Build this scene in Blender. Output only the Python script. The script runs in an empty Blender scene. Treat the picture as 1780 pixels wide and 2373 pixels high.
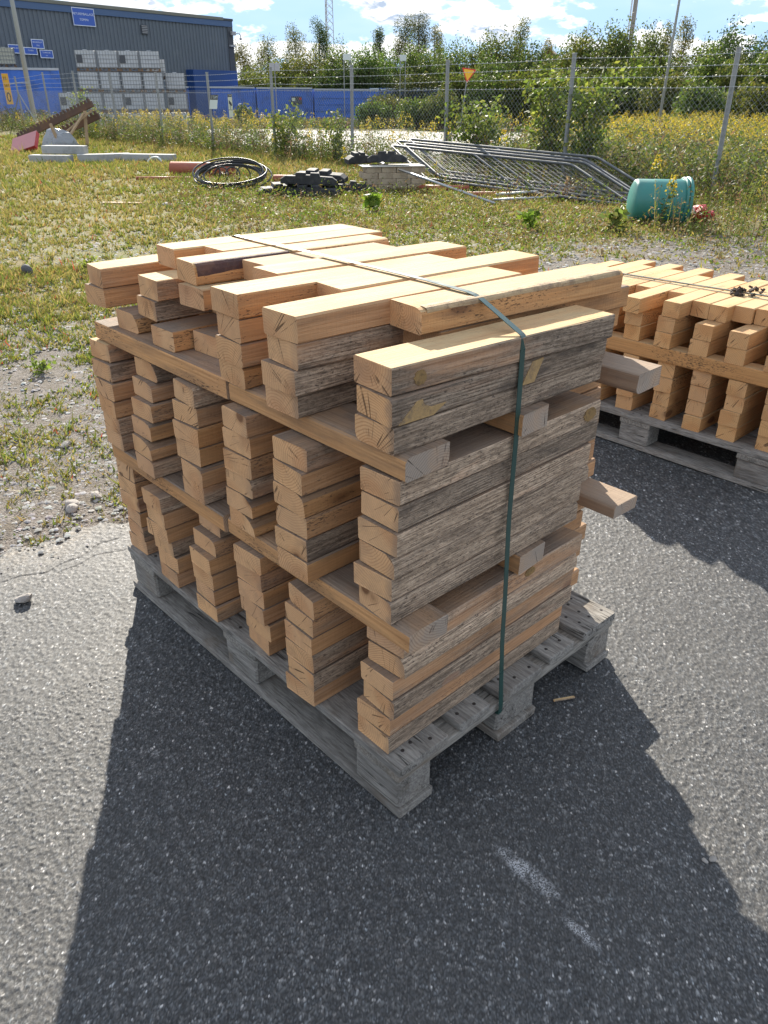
import bpy, bmesh, math, random
import numpy as np
from mathutils import Vector, Matrix, Euler

R = math.radians
scene = bpy.context.scene
COL = scene.collection
rnd = random.Random(7)
npr = np.random.default_rng(11)

# ------------------------------------------------------------------ camera
cam_d = bpy.data.cameras.new('camera')
cam = bpy.data.objects.new('camera', cam_d)
COL.objects.link(cam)
cam_d.sensor_fit = 'HORIZONTAL'
cam_d.sensor_width = 36.0
cam_d.lens = 36.0 * 1761.816 / 1780.0
cam_d.clip_start = 0.05
cam_d.clip_end = 3000
cam.location = (-0.776, -0.785, 1.353)
_y, _p, _r = R(47.0916), R(-28.7376), R(0.2027)
_f = Vector((math.cos(_p) * math.cos(_y), math.cos(_p) * math.sin(_y), math.sin(_p)))
_rt = _f.cross(Vector((0, 0, 1))).normalized()
_up = _rt.cross(_f)
_R = _rt * math.cos(_r) + _up * math.sin(_r)
_U = -_rt * math.sin(_r) + _up * math.cos(_r)
cam.rotation_euler = Matrix((_R, _U, -_f)).transposed().to_euler()
scene.camera = cam

# ------------------------------------------------------------------ node helper
class NT:
    def __init__(s, tree):
        s.t = tree; s.n = tree.nodes; s.l = tree.links
    def node(s, typ, **kw):
        nd = s.n.new(typ)
        for k, v in kw.items(): setattr(nd, k, v)
        return nd
    def put(s, sock, v):
        if isinstance(v, bpy.types.NodeSocket): s.l.new(v, sock)
        elif v is not None:
            if isinstance(v, (int, float)) and hasattr(sock.default_value, '__len__'):
                n_ = len(sock.default_value)
                sock.default_value = (v,) * n_ if n_ == 3 else (v, v, v, 1)
            else: sock.default_value = v
    def m(s, op, a, b=None, c=None, clamp=False):
        nd = s.node('ShaderNodeMath', operation=op, use_clamp=clamp)
        s.put(nd.inputs[0], a)
        if b is not None: s.put(nd.inputs[1], b)
        if c is not None: s.put(nd.inputs[2], c)
        return nd.outputs[0]
    def v(s, op, a, b=None):
        nd = s.node('ShaderNodeVectorMath', operation=op)
        s.put(nd.inputs[0], a)
        if b is not None:
            if op == 'SCALE': s.put(nd.inputs['Scale'], b)
            else: s.put(nd.inputs[1], b)
        return nd.outputs['Value'] if op in ('LENGTH', 'DOT_PRODUCT', 'DISTANCE') else nd.outputs[0]
    def xyz(s, vec):
        nd = s.node('ShaderNodeSeparateXYZ'); s.put(nd.inputs[0], vec); return nd.outputs
    def comb(s, x, y, z):
        nd = s.node('ShaderNodeCombineXYZ')
        for i, q in enumerate((x, y, z)): s.put(nd.inputs[i], q)
        return nd.outputs[0]
    def noise(s, vec, scale=5, detail=3, rough=.5, dist=0, lac=2):
        nd = s.node('ShaderNodeTexNoise')
        s.put(nd.inputs['Vector'], vec); s.put(nd.inputs['Scale'], scale)
        s.put(nd.inputs['Detail'], detail); s.put(nd.inputs['Roughness'], rough)
        s.put(nd.inputs['Distortion'], dist); s.put(nd.inputs['Lacunarity'], lac)
        return nd.outputs[0]
    def voro(s, vec, scale=5, feature='F1', rand=1.0):
        nd = s.node('ShaderNodeTexVoronoi', feature=feature)
        s.put(nd.inputs['Vector'], vec); s.put(nd.inputs['Scale'], scale); s.put(nd.inputs['Randomness'], rand)
        return nd.outputs
    def ss(s, x, a, b, lo=0., hi=1.):
        nd = s.node('ShaderNodeMapRange', interpolation_type='SMOOTHSTEP')
        s.put(nd.inputs[0], x); s.put(nd.inputs[1], a); s.put(nd.inputs[2], b)
        s.put(nd.inputs[3], lo); s.put(nd.inputs[4], hi)
        return nd.outputs[0]
    def lin(s, x, a, b, lo=0., hi=1.):
        nd = s.node('ShaderNodeMapRange')
        s.put(nd.inputs[0], x); s.put(nd.inputs[1], a); s.put(nd.inputs[2], b)
        s.put(nd.inputs[3], lo); s.put(nd.inputs[4], hi)
        return nd.outputs[0]
    def mix(s, f, a, b, typ='MIX'):
        nd = s.node('ShaderNodeMix', data_type='RGBA', blend_type=typ)
        s.put(nd.inputs[0], f)
        for i, q in ((6, a), (7, b)):
            if isinstance(q, tuple) and len(q) == 3: q = q + (1,)
            s.put(nd.inputs[i], q)
        return nd.outputs[2]
    def bump(s, h, strength=.5, dist=.01, normal=None):
        nd = s.node('ShaderNodeBump')
        s.put(nd.inputs['Height'], h); s.put(nd.inputs['Strength'], strength); s.put(nd.inputs['Distance'], dist)
        if normal is not None: s.put(nd.inputs['Normal'], normal)
        return nd.outputs[0]

def new_mat(name):
    m = bpy.data.materials.new(name); m.use_nodes = True
    nt = NT(m.node_tree)
    for n_ in list(nt.n): nt.n.remove(n_)
    out = nt.node('ShaderNodeOutputMaterial')
    b = nt.node('ShaderNodeBsdfPrincipled')
    nt.l.new(b.outputs[0], out.inputs[0])
    return m, nt, b, out

# ------------------------------------------------------------------ world, sun, exposure
SUN_EL = 27.0
SUN_DIR = Vector((0.535, 0.845, 0)).normalized() * math.cos(R(SUN_EL)) + Vector((0, 0, math.sin(R(SUN_EL))))
world = bpy.data.worlds.new('World'); scene.world = world
world.use_nodes = True
wt = NT(world.node_tree)
for n_ in list(wt.n): wt.n.remove(n_)
wout = wt.node('ShaderNodeOutputWorld'); wbg = wt.node('ShaderNodeBackground')
wt.l.new(wbg.outputs[0], wout.inputs[0])
sky = wt.node('ShaderNodeTexSky', sky_type='NISHITA')
sky.sun_disc = False
sky.sun_elevation = R(SUN_EL)
sky.sun_rotation = math.atan2(SUN_DIR.x, SUN_DIR.y)
sky.altitude = 50; sky.air_density = 1.0; sky.dust_density = 0.6; sky.ozone_density = 1.5
# cumulus clouds all over the sky, lit from above
wd = wt.node('ShaderNodeTexCoord').outputs['Generated']
def cloud_field(vec):
    sc = wt.v('MULTIPLY', vec, (1.0, 1.0, 2.6))
    big = wt.noise(sc, 6.8, 2, .5)
    fine = wt.noise(sc, 21, 6, .56)
    return wt.m('ADD', wt.m('MULTIPLY', big, .55), wt.m('MULTIPLY', fine, .55))
c0 = cloud_field(wd)
c1 = cloud_field(wt.v('ADD', wd, (0.0, 0.0, 0.013)))
dens = wt.ss(c0, .53, .585)
shade = wt.ss(wt.m('SUBTRACT', c1, c0), -.02, .05)
core = wt.ss(c0, .58, .70)
shade = wt.m('MULTIPLY', shade, wt.ss(c0, .53, .62))
shade = wt.m('MAXIMUM', shade, wt.m('MULTIPLY', core, .45))
cl_col = wt.mix(shade, (4.7, 4.65, 4.55), (1.7, 2.05, 2.6))
# the glow round the sun is evened out by capping the sky colour
sky_h = wt.mix(1.0, sky.outputs[0], (1.65, 2.6, 3.9), 'DARKEN')
veil = wt.ss(wt.noise(wt.v('MULTIPLY', wd, (1, 1, 4)), 3.0, 4, .6), .35, .75, .12, .5)
sky_c = wt.mix(veil, sky_h, (3.3, 3.75, 4.1))
wt.l.new(wt.mix(wt.m('MULTIPLY', dens, .95), sky_c, cl_col), wbg.inputs[0])
wbg.inputs[1].default_value = 0.100
sun_d = bpy.data.lights.new('sun', 'SUN'); sun_d.energy = 3.6; sun_d.angle = R(0.5); sun_d.color = (1.0, .925, .80)
sun_o = bpy.data.objects.new('sun', sun_d); COL.objects.link(sun_o)
sun_o.rotation_euler = (-SUN_DIR).to_track_quat('-Z', 'Y').to_euler()
sun_o.location = (20, 30, 30)
scene.view_settings.view_transform = 'Standard'
scene.view_settings.look = 'None'
scene.view_settings.exposure = 1.72
scene.view_settings.gamma = 1.0
scene.view_settings.use_curve_mapping = False
try:
    scene.cycles.max_bounces = 5; scene.cycles.diffuse_bounces = 3; scene.cycles.glossy_bounces = 2; scene.cycles.transmission_bounces = 3; scene.cycles.transparent_max_bounces = 6
except Exception: pass

# ------------------------------------------------------------------ object helpers
def tag(o, label=None, cat=None, group=None, kind=None):
    if label: o['label'] = label
    if cat: o['category'] = cat
    if group: o['group'] = group
    if kind: o['kind'] = kind
    return o
def link(name, me, parent=None, loc=None, rot=None):
    o = bpy.data.objects.new(name, me); COL.objects.link(o)
    if parent: o.parent = parent
    if loc is not None: o.location = loc
    if rot is not None: o.rotation_euler = rot
    return o
def empty(name, loc=(0, 0, 0), rz=0.0):
    o = bpy.data.objects.new(name, None); COL.objects.link(o)
    o.location = loc; o.rotation_euler = (0, 0, rz); o.empty_display_size = .1
    return o
def mesh(name, V, F, mat=None, smooth=False, mats=None, fm=None):
    me = bpy.data.meshes.new(name)
    me.from_pydata([tuple(v) for v in V], [], [tuple(f) for f in F])
    for m_ in (mats or ([mat] if mat else [])): me.materials.append(m_)
    if fm is not None: me.polygons.foreach_set('material_index', fm)
    if smooth: me.polygons.foreach_set('use_smooth', [True] * len(me.polygons))
    me.update()
    return me
def np_mesh(name, V, F, mat=None, smooth=False, fm=None, mats=None, attr=None):
    """V (n,3) float, F (m,k) int with constant k"""
    me = bpy.data.meshes.new(name)
    V = np.ascontiguousarray(V, np.float32); F = np.ascontiguousarray(F, np.int32)
    m_, k_ = F.shape
    me.vertices.add(len(V)); me.vertices.foreach_set('co', V.ravel())
    me.loops.add(m_ * k_); me.loops.foreach_set('vertex_index', F.ravel())
    me.polygons.add(m_)
    me.polygons.foreach_set('loop_start', np.arange(0, m_ * k_, k_, dtype=np.int32))
    me.polygons.foreach_set('loop_total', np.full(m_, k_, np.int32))
    for q in (mats or ([mat] if mat else [])): me.materials.append(q)
    if fm is not None: me.polygons.foreach_set('material_index', np.ascontiguousarray(fm, np.int32))
    if smooth: me.polygons.foreach_set('use_smooth', np.ones(m_, bool))
    if attr is not None:
        a = me.attributes.new(attr[0], 'FLOAT_COLOR', 'POINT')
        a.data.foreach_set('color', np.ascontiguousarray(attr[1], np.float32).ravel())
    me.update(calc_edges=True)
    return me

class MB:
    """collects simple solids into one mesh"""
    def __init__(s): s.V = []; s.F = []
    def add(s, V, F):
        o = len(s.V); s.V += [Vector(v) for v in V]; s.F += [tuple(i + o for i in f) for f in F]
        return s
    def box(s, lo, hi, bev=0.0, M=None):
        x0, y0, z0 = lo; x1, y1, z1 = hi
        if bev <= 0:
            V = [(x0, y0, z0), (x1, y0, z0), (x1, y1, z0), (x0, y1, z0), (x0, y0, z1), (x1, y0, z1), (x1, y1, z1), (x0, y1, z1)]
            F = [(0, 3, 2, 1), (4, 5, 6, 7), (0, 1, 5, 4), (1, 2, 6, 5), (2, 3, 7, 6), (3, 0, 4, 7)]
        else:
            b = bev; V = []; F = []
            def ring(z, i): return [(x0 + b + i, y0 + i, z), (x1 - b - i, y0 + i, z), (x1 - i, y0 + b + i, z), (x1 - i, y1 - b - i, z), (x1 - b - i, y1 - i, z), (x0 + b + i, y1 - i, z), (x0 + i, y1 - b - i, z), (x0 + i, y0 + b + i, z)]
            V = ring(z0, b * .6) + ring(z0 + b * .6, 0) + ring(z1 - b * .6, 0) + ring(z1, b * .6)
            for k in range(3):
                for i in range(8):
                    j = (i + 1) % 8; F.append((k * 8 + i, k * 8 + j, k * 8 + 8 + j, k * 8 + 8 + i))
            F.append(tuple(range(7, -1, -1))); F.append(tuple(range(24, 32)))
        if M is not None: V = [M @ Vector(v) for v in V]
        return s.add(V, F)
    def tube(s, pts, r, n=6, cap=True, r1=None):
        pts = [Vector(p) for p in pts]; rings = []
        L = len(pts)
        for i, p in enumerate(pts):
            t = (pts[min(i + 1, L - 1)] - pts[max(i - 1, 0)]).normalized()
            a = t.cross(Vector((0, 0, 1)))
            if a.length < 1e-3: a = t.cross(Vector((1, 0, 0)))
            a.normalize(); b = t.cross(a)
            rr = r if r1 is None else r + (r1 - r) * i / max(1, L - 1)
            rings.append([p + (a * math.cos(2 * math.pi * k / n) + b * math.sin(2 * math.pi * k / n)) * rr for k in range(n)])
        V = [v for q in rings for v in q]; F = []
        for i in range(L - 1):
            for k in range(n):
                j = (k + 1) % n; F.append((i * n + k, i * n + j, i * n + n + j, i * n + n + k))
        if cap:
            F.append(tuple(range(n - 1, -1, -1))); F.append(tuple(range((L - 1) * n, L * n)))
        return s.add(V, F)
    def lathe(s, prof, n=24, M=None, cap0=False, cap1=False):
        V = []; F = []
        for r_, z_ in prof:
            for k in range(n):
                a = 2 * math.pi * k / n; V.append(Vector((r_ * math.cos(a), r_ * math.sin(a), z_)))
        for i in range(len(prof) - 1):
            for k in range(n):
                j = (k + 1) % n; F.append((i * n + k, i * n + j, i * n + n + j, i * n + n + k))
        if cap0: F.append(tuple(range(n - 1, -1, -1)))
        if cap1: F.append(tuple(range((len(prof) - 1) * n, len(prof) * n)))
        if M is not None: V = [M @ v for v in V]
        return s.add(V, F)
    def me(s, name, mat, smooth=False): return mesh(name, s.V, s.F, mat, smooth)
    def obj(s, name, mat, parent=None, loc=None, rot=None, smooth=False):
        return link(name, s.me(name, mat, smooth), parent, loc, rot)

def text_mesh(name, body, size, mat, ext=0.0, align='CENTER', shear=0.0, spacing=1.0):
    cu = bpy.data.curves.new(name, 'FONT'); cu.body = body; cu.size = size
    cu.align_x = align; cu.align_y = 'CENTER'; cu.extrude = ext; cu.resolution_u = 3
    cu.shear = shear; cu.space_character = spacing
    t = bpy.data.objects.new(name, cu); COL.objects.link(t)
    bpy.context.view_layer.update()
    dg = bpy.context.evaluated_depsgraph_get()
    me = bpy.data.meshes.new_from_object(t.evaluated_get(dg))
    bpy.data.objects.remove(t); bpy.data.curves.remove(cu)
    me.materials.clear(); me.materials.append(mat)
    return me

def smooth01(x): x = np.clip(x, 0, 1); return x * x * (3 - 2 * x)
def ground_z(x, y):
    """height of the terrain: flat yard, dropping gently beyond the fence"""
    s = np.asarray(x, float) - 11.6 - .028 * (np.asarray(y, float) - 14)
    return -0.018 - .36 * smooth01((s - .8) / 5.) - .34 * smooth01((s - 4) / 6.)

# ------------------------------------------------------------------ materials
def plain(name, col, rough=.6, metal=0.0, var=.12, scale=8.0, spec=.5, bumpd=0.0, dirt=None, dirt_amt=.5, dirt_scale=3.0):
    m, nt, b, out = new_mat(name)
    tc = nt.node('ShaderNodeTexCoord').outputs['Object']
    n1 = nt.noise(tc, scale, 4, .6)
    lo = tuple(max(0, c * (1 - var)) for c in col); hi = tuple(min(1, c * (1 + var)) for c in col)
    c = nt.mix(n1, lo, hi)
    if dirt:
        n2 = nt.noise(tc, dirt_scale, 5, .65)
        c = nt.mix(nt.m('MULTIPLY', nt.ss(n2, .48, .66), dirt_amt), c, dirt)
    nt.put(b.inputs['Base Color'], c)
    nt.put(b.inputs['Roughness'], nt.lin(n1, .2, .8, max(.05, rough - .1), min(1, rough + .12)))
    b.inputs['Metallic'].default_value = metal
    b.inputs['Specular IOR Level'].default_value = spec
    if bumpd: nt.put(b.inputs['Normal'], nt.bump(nt.noise(tc, scale * 4, 4, .6), .5, bumpd))
    return m

def timber_mat(name, early, late, grey_base, top_fresh, ring_w=.0055, GRIME=1.0):
    """solid pine: rings run through the whole piece; object colour = (grey weathering of the outer side, tone, pith y, pith z); pass index = weathering and painted sky light of the upper side"""
    m, nt, b, out = new_mat(name)
    tc = nt.node('ShaderNodeTexCoord')
    P = tc.outputs['Object']; Nn = tc.outputs['Normal']
    oi = nt.node('ShaderNodeObjectInfo')
    sc = nt.node('ShaderNodeSeparateColor'); nt.l.new(oi.outputs['Color'], sc.inputs[0])
    wea, tone, pY = sc.outputs[0], sc.outputs[1], sc.outputs[2]
    pZ = oi.outputs['Alpha']; rn = oi.outputs['Random']
    topw = nt.m('DIVIDE', nt.m('MODULO', oi.outputs['Object Index'], 1000.), 100.0)
    endg = nt.m('FLOOR', nt.m('DIVIDE', oi.outputs['Object Index'], 1000.))
    off = nt.comb(nt.m('MULTIPLY', rn, 37.), nt.m('MULTIPLY', rn, 91.), nt.m('MULTIPLY', rn, 53.))
    PO = nt.v('ADD', P, off)
    x, y, z = nt.xyz(P)
    nx, ny, nz = nt.xyz(Nn)
    end = nt.ss(nt.m('ABSOLUTE', nx), .5, .7)
    side = nt.m('SUBTRACT', 1.0, end)
    # wood rings
    wob = nt.noise(nt.v('MULTIPLY', PO, (1.6, 9, 9)), 1.0, 3, .55)
    wob2 = nt.noise(nt.v('MULTIPLY', PO, (3.5, 30, 30)), 1.0, 2, .5)
    dy = nt.m('SUBTRACT', y, nt.m('MULTIPLY', nt.m('SUBTRACT', pY, .5), .17))
    dz = nt.m('SUBTRACT', z, nt.m('MULTIPLY', nt.m('SUBTRACT', pZ, .5), .15))
    r2 = nt.m('ADD', nt.m('MULTIPLY', dy, dy), nt.m('MULTIPLY', dz, dz))
    r = nt.m('SQRT', r2)
    r = nt.m('ADD', r, nt.m('ADD', nt.m('MULTIPLY', nt.m('SUBTRACT', wob, .5), .026), nt.m('MULTIPLY', nt.m('SUBTRACT', wob2, .5), .004)))
    ph = nt.m('FRACT', nt.m('DIVIDE', r, ring_w))
    ringv = nt.m('POWER', nt.m('ABSOLUTE', nt.m('SUBTRACT', nt.m('MULTIPLY', ph, 2.), 1.)), 2.4)
    ringv = nt.m('MULTIPLY', ringv, nt.lin(nt.noise(PO, 6., 2), .3, .7, .35, 1.0))
    base = nt.mix(nt.m('MULTIPLY', ringv, nt.lin(end, 0, 1, .5, .95)), early, late)
    # pieces differ: some greyed, some reddish, some pale
    hv = nt.m('FRACT', nt.m('MULTIPLY', rn, 31.7))
    base = nt.mix(nt.lin(hv, 0., 1., 0., .55), base, nt.mix(.55, base, (.40, .25, .155)))
    base = nt.mix(nt.lin(rn, 0, 1, 0., .2), base, (.66, .44, .25))
    # heartwood stain and tone
    heart = nt.ss(r, .028, .055, 1., 0.)
    base = nt.mix(nt.m('MULTIPLY', heart, .28), base, tuple(c * k for c, k in zip(late, (.95, .8, .65))))
    base = nt.mix(nt.lin(tone, 0, 1, 0., .65), base, nt.mix(.6, base, (.44, .22, .095)))
    pinkn = nt.ss(nt.noise(PO, 2.3, 2), .45, .7)
    base = nt.mix(nt.m('MULTIPLY', pinkn, .3), base, (.50, .29, .19))
    # fibres on the sides, speckle on the ends
    fib = nt.noise(nt.v('MULTIPLY', PO, (5, 230, 230)), 1.0, 4, .62)
    sp = nt.noise(PO, 420, 2, .5)
    base = nt.mix(nt.m('MULTIPLY', side, nt.lin(fib, .25, .75, .55, 0.)), base, nt.mix(.55, base, (.16, .085, .035)))
    base = nt.mix(nt.m('MULTIPLY', end, nt.lin(sp, .3, .7, .28, 0.)), base, nt.mix(.5, base, (.2, .11, .05)))
    # band-saw marks across the sides
    saw = nt.noise(nt.v('MULTIPLY', PO, (190, 4, 4)), 1.0, 2, .5)
    base = nt.mix(nt.m('MULTIPLY', side, nt.lin(saw, .45, .8, 0., .22)), base, nt.mix(.5, base, (.2, .12, .06)))
    base = nt.mix(nt.m('MULTIPLY', side, .5), base, nt.mix(nt.lin(fib, .3, .7), (.34, .14, .040), (.56, .275, .092)))  # sides deeper orange, bounced glow in the gaps put into the colour
    # knots
    vk = nt.voro(nt.v('MULTIPLY', PO, (4.2, 9., 9.)), 1.0, 'F1', .9)
    kd = nt.m('ADD', vk['Distance'], nt.m('MULTIPLY', nt.m('SUBTRACT', nt.noise(PO, 40, 2), .5), .05))
    knot = nt.ss(kd, .10, .16, 1., 0.)
    krim = nt.m('MULTIPLY', nt.ss(kd, .10, .14), nt.ss(kd, .14, .26, 1., 0.))
    kon = nt.m('GREATER_THAN', nt.xyz(vk['Color'])[0], .58)
    kring = nt.m('FRACT', nt.m('MULTIPLY', kd, 34.))
    kcol = nt.mix(kring, (.20, .085, .035), (.11, .042, .018))
    base = nt.mix(nt.m('MULTIPLY', nt.m('MULTIPLY', knot, kon), .9), base, kcol)
    base = nt.mix(nt.m('MULTIPLY', nt.m('MULTIPLY', krim, kon), .35), base, (.25, .12, .05))
    # upper side: freshly sawn and pale, or grey with dust and painted-in sky light
    up = nt.m('MULTIPLY', nt.ss(nz, .5, .75), side)
    fresh = nt.mix(nt.lin(fib, .3, .7, .3, 0.), top_fresh, nt.mix(.5, base, top_fresh))
    fpatch = nt.ss(nt.noise(nt.v('MULTIPLY', PO, (3, 9, 9)), 1., 4, .6), .34, .6)
    base = nt.mix(nt.m('MULTIPLY', nt.m('MULTIPLY', up, nt.m('SUBTRACT', 1., nt.m('MINIMUM', topw, 1.))), nt.lin(fpatch, 0, 1, .35, .9)), base, fresh)
    dust_skyc = nt.mix(nt.lin(fib, .25, .75), (.10, .082, .068), (.235, .20, .17))
    dn = nt.ss(nt.noise(nt.v('MULTIPLY', PO, (4, 7, 7)), 1., 4, .6), .25, .6, .55, 1.)
    base = nt.mix(nt.m('MULTIPLY', nt.m('MULTIPLY', up, nt.m('MINIMUM', topw, 1.)), dn), base, dust_skyc)
    # brown grime in patches on sides, and along the edges of the ends
    gr1 = nt.ss(nt.noise(nt.v('MULTIPLY', PO, (4, 26, 26)), 1.0, 5, .66), .42, .66)
    base = nt.mix(nt.m('MULTIPLY', nt.m('MULTIPLY', gr1, nt.m('SUBTRACT', 1., nt.m('MULTIPLY', up, .8))), nt.m('MULTIPLY', nt.lin(side, 0, 1, .14, .50), GRIME)), base, (.20, .125, .075))
    # mould specks along the grain on the sides
    mo = nt.noise(nt.v('MULTIPLY', PO, (85, 400, 400)), 1.0, 3, .6, .3)
    mpatch = nt.ss(nt.noise(nt.v('MULTIPLY', PO, (2.6, 11, 11)), 1.0, 3, .6), .42, .68)
    mth = nt.m('SUBTRACT', .71, nt.m('MULTIPLY', nt.m('MULTIPLY', mpatch, nt.lin(wea, 0, 1, .85, 1.1)), .20))
    mold = nt.m('MULTIPLY', nt.ss(nt.m('SUBTRACT', mo, mth), -.035, .05), side)
    mold = nt.m('MULTIPLY', mold, nt.m('SUBTRACT', 1., nt.m('MULTIPLY', up, .55)))
    base = nt.mix(nt.m('MULTIPLY', mold, .82), base, (.045, .034, .026))
    # grey weathering on the outer side
    outer = nt.m('MULTIPLY', nt.ss(nt.m('MULTIPLY', ny, -1.), .35, .6), side)
    base = nt.mix(nt.m('MULTIPLY', nt.m('MULTIPLY', outer, nt.m('MINIMUM', nt.m('MULTIPLY', wea, 1.6), 1.)), .5), base, nt.mix(nt.ss(fib, .3, .7), (.30, .165, .105), (.60, .40, .29)))
    gs = nt.m('ADD', nt.m('MULTIPLY', nt.noise(nt.v('MULTIPLY', PO, (8, 330, 330)), 1.0, 4, .7), .6), nt.m('MULTIPLY', nt.noise(nt.v('MULTIPLY', PO, (60, 190, 190)), 1.0, 4, .7), .4))
    gl = nt.noise(nt.v('MULTIPLY', PO, (5, 26, 26)), 1.0, 4, .65)
    gcol = nt.mix(nt.ss(gs, .36, .64), tuple(c * .33 for c in grey_base), tuple(min(1, c * 1.5) for c in grey_base))
    gcol = nt.mix(nt.ss(gl, .40, .68, 0., .75), gcol, nt.mix(.55, gcol, (.15, .105, .075)))
    gcol = nt.mix(nt.ss(gl, .44, .30, 0., .55), gcol, nt.mix(.6, gcol, (.58, .37, .25)))
    gcol = nt.mix(nt.m('MULTIPLY', ringv, .55), gcol, tuple(c * .40 for c in grey_base))
    # boards differ in how dark and how brown they have gone; black mould blooms on some
    gcol = nt.mix(1.0, gcol, nt.mix(hv, (.62, .60, .58), (1.30, 1.20, 1.10)), 'MULTIPLY')
    bloom = nt.m('MULTIPLY', nt.ss(nt.noise(nt.v('MULTIPLY', PO, (7, 30, 30)), 1.0, 5, .68), .50, .66), nt.lin(hv, 0., 1., .75, .12))
    gcol = nt.mix(bloom, gcol, (.06, .05, .043))
    spk = nt.ss(nt.noise(nt.v('MULTIPLY', PO, (110, 330, 330)), 1.0, 2, .5), .60, .68)
    gcol = nt.mix(nt.m('MULTIPLY', spk, .8), gcol, (.05, .042, .036))
    gp = nt.noise(nt.v('MULTIPLY', PO, (2.2, 14, 14)), 1.0, 4, .6)
    gth = nt.m('SUBTRACT', 1.0, wea)
    gmask = nt.m('MULTIPLY', nt.ss(gp, nt.m('SUBTRACT', nt.m('MULTIPLY', gth, .75), .02), nt.m('ADD', nt.m('MULTIPLY', gth, .75), .2)), outer)
    gmask = nt.m('MULTIPLY', gmask, nt.m('GREATER_THAN', wea, .05))
    gmask = nt.m('MULTIPLY', gmask, nt.m('SUBTRACT', 1., nt.m('MULTIPLY', nt.m('MULTIPLY', knot, kon), .75)))
    base = nt.mix(nt.m('MULTIPLY', gmask, .94), base, gcol)
    # grey creeping onto the ends from the outer edge
    eg = nt.ss(nt.m('ADD', nt.m('MULTIPLY', y, -1.), nt.m('MULTIPLY', nt.m('SUBTRACT', nt.noise(PO, 22, 3), .5), .05)), .026, .052)
    base = nt.mix(nt.m('MULTIPLY', nt.m('MULTIPLY', nt.m('MULTIPLY', eg, end), wea), .6), base, (.15, .12, .10))
    # faint grime on ends
    en = nt.ss(nt.noise(PO, 14, 4, .6), .5, .72)
    base = nt.mix(nt.m('MULTIPLY', nt.m('MULTIPLY', en, end), .3), base, (.26, .16, .10))
    eg2 = nt.m('MULTIPLY', nt.m('MULTIPLY', end, nt.m('MINIMUM', nt.m('MULTIPLY', endg, .5), 1.)), nt.ss(nt.noise(PO, 9, 4, .6), .25, .55, .55, .95))
    base = nt.mix(eg2, base, nt.mix(nt.lin(ringv, 0, 1), (.36, .295, .24), (.18, .145, .12)))
    base = nt.mix(nt.m('MULTIPLY', nt.m('MULTIPLY', nt.ss(endg, 2.5, 3.), side), .65), base, nt.mix(fib, (.16, .125, .10), (.38, .31, .25)))
    # drying checks on the ends, radial from the pith
    ang = nt.m('ARCTAN2', dz, dy)
    cn = nt.noise(nt.comb(nt.m('MULTIPLY', ang, 2.1), nt.m('MULTIPLY', rn, 60.), nt.m('MULTIPLY', r, 1.0)), 1.6, 1, .4)
    crack = nt.m('MULTIPLY', nt.ss(nt.m('ABSOLUTE', nt.m('SUBTRACT', cn, .5)), .002, .012, 1., 0.), end)
    crack = nt.m('MULTIPLY', crack, nt.ss(nt.noise(PO, 26, 2), .48, .58))
    base = nt.mix(nt.m('MULTIPLY', crack, .75), base, (.06, .035, .02))
    nt.put(b.inputs['Base Color'], base)
    nt.put(b.inputs['Roughness'], nt.lin(fib, .2, .8, .72, .92))
    b.inputs['Specular IOR Level'].default_value = .25
    h = nt.m('ADD', nt.m('MULTIPLY', fib, nt.m('MULTIPLY', side, .9)), nt.m('MULTIPLY', nt.m('ADD', gs, nt.m('MULTIPLY', ringv, -.4)), nt.m('ADD', nt.m('MULTIPLY', gmask, 1.3), .1)))
    h = nt.m('ADD', h, nt.m('MULTIPLY', nt.m('MULTIPLY', saw, side), .45))
    h = nt.m('ADD', h, nt.m('MULTIPLY', nt.m('MULTIPLY', sp, end), .5))
    h = nt.m('SUBTRACT', h, nt.m('MULTIPLY', crack, 1.5))
    nt.put(b.inputs['Normal'], nt.bump(h, .75, .0022))
    return m

M_TIMBER = timber_mat('pine_timber', (.80, .465, .225), (.42, .16, .05), (.43, .345, .265), (.52, .40, .225))
M_TIMBER2 = timber_mat('fresh_pine_timber', (.74, .43, .18), (.52, .235, .08), (.3, .25, .2), (.54, .39, .21), ring_w=.007, GRIME=.25)

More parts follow.
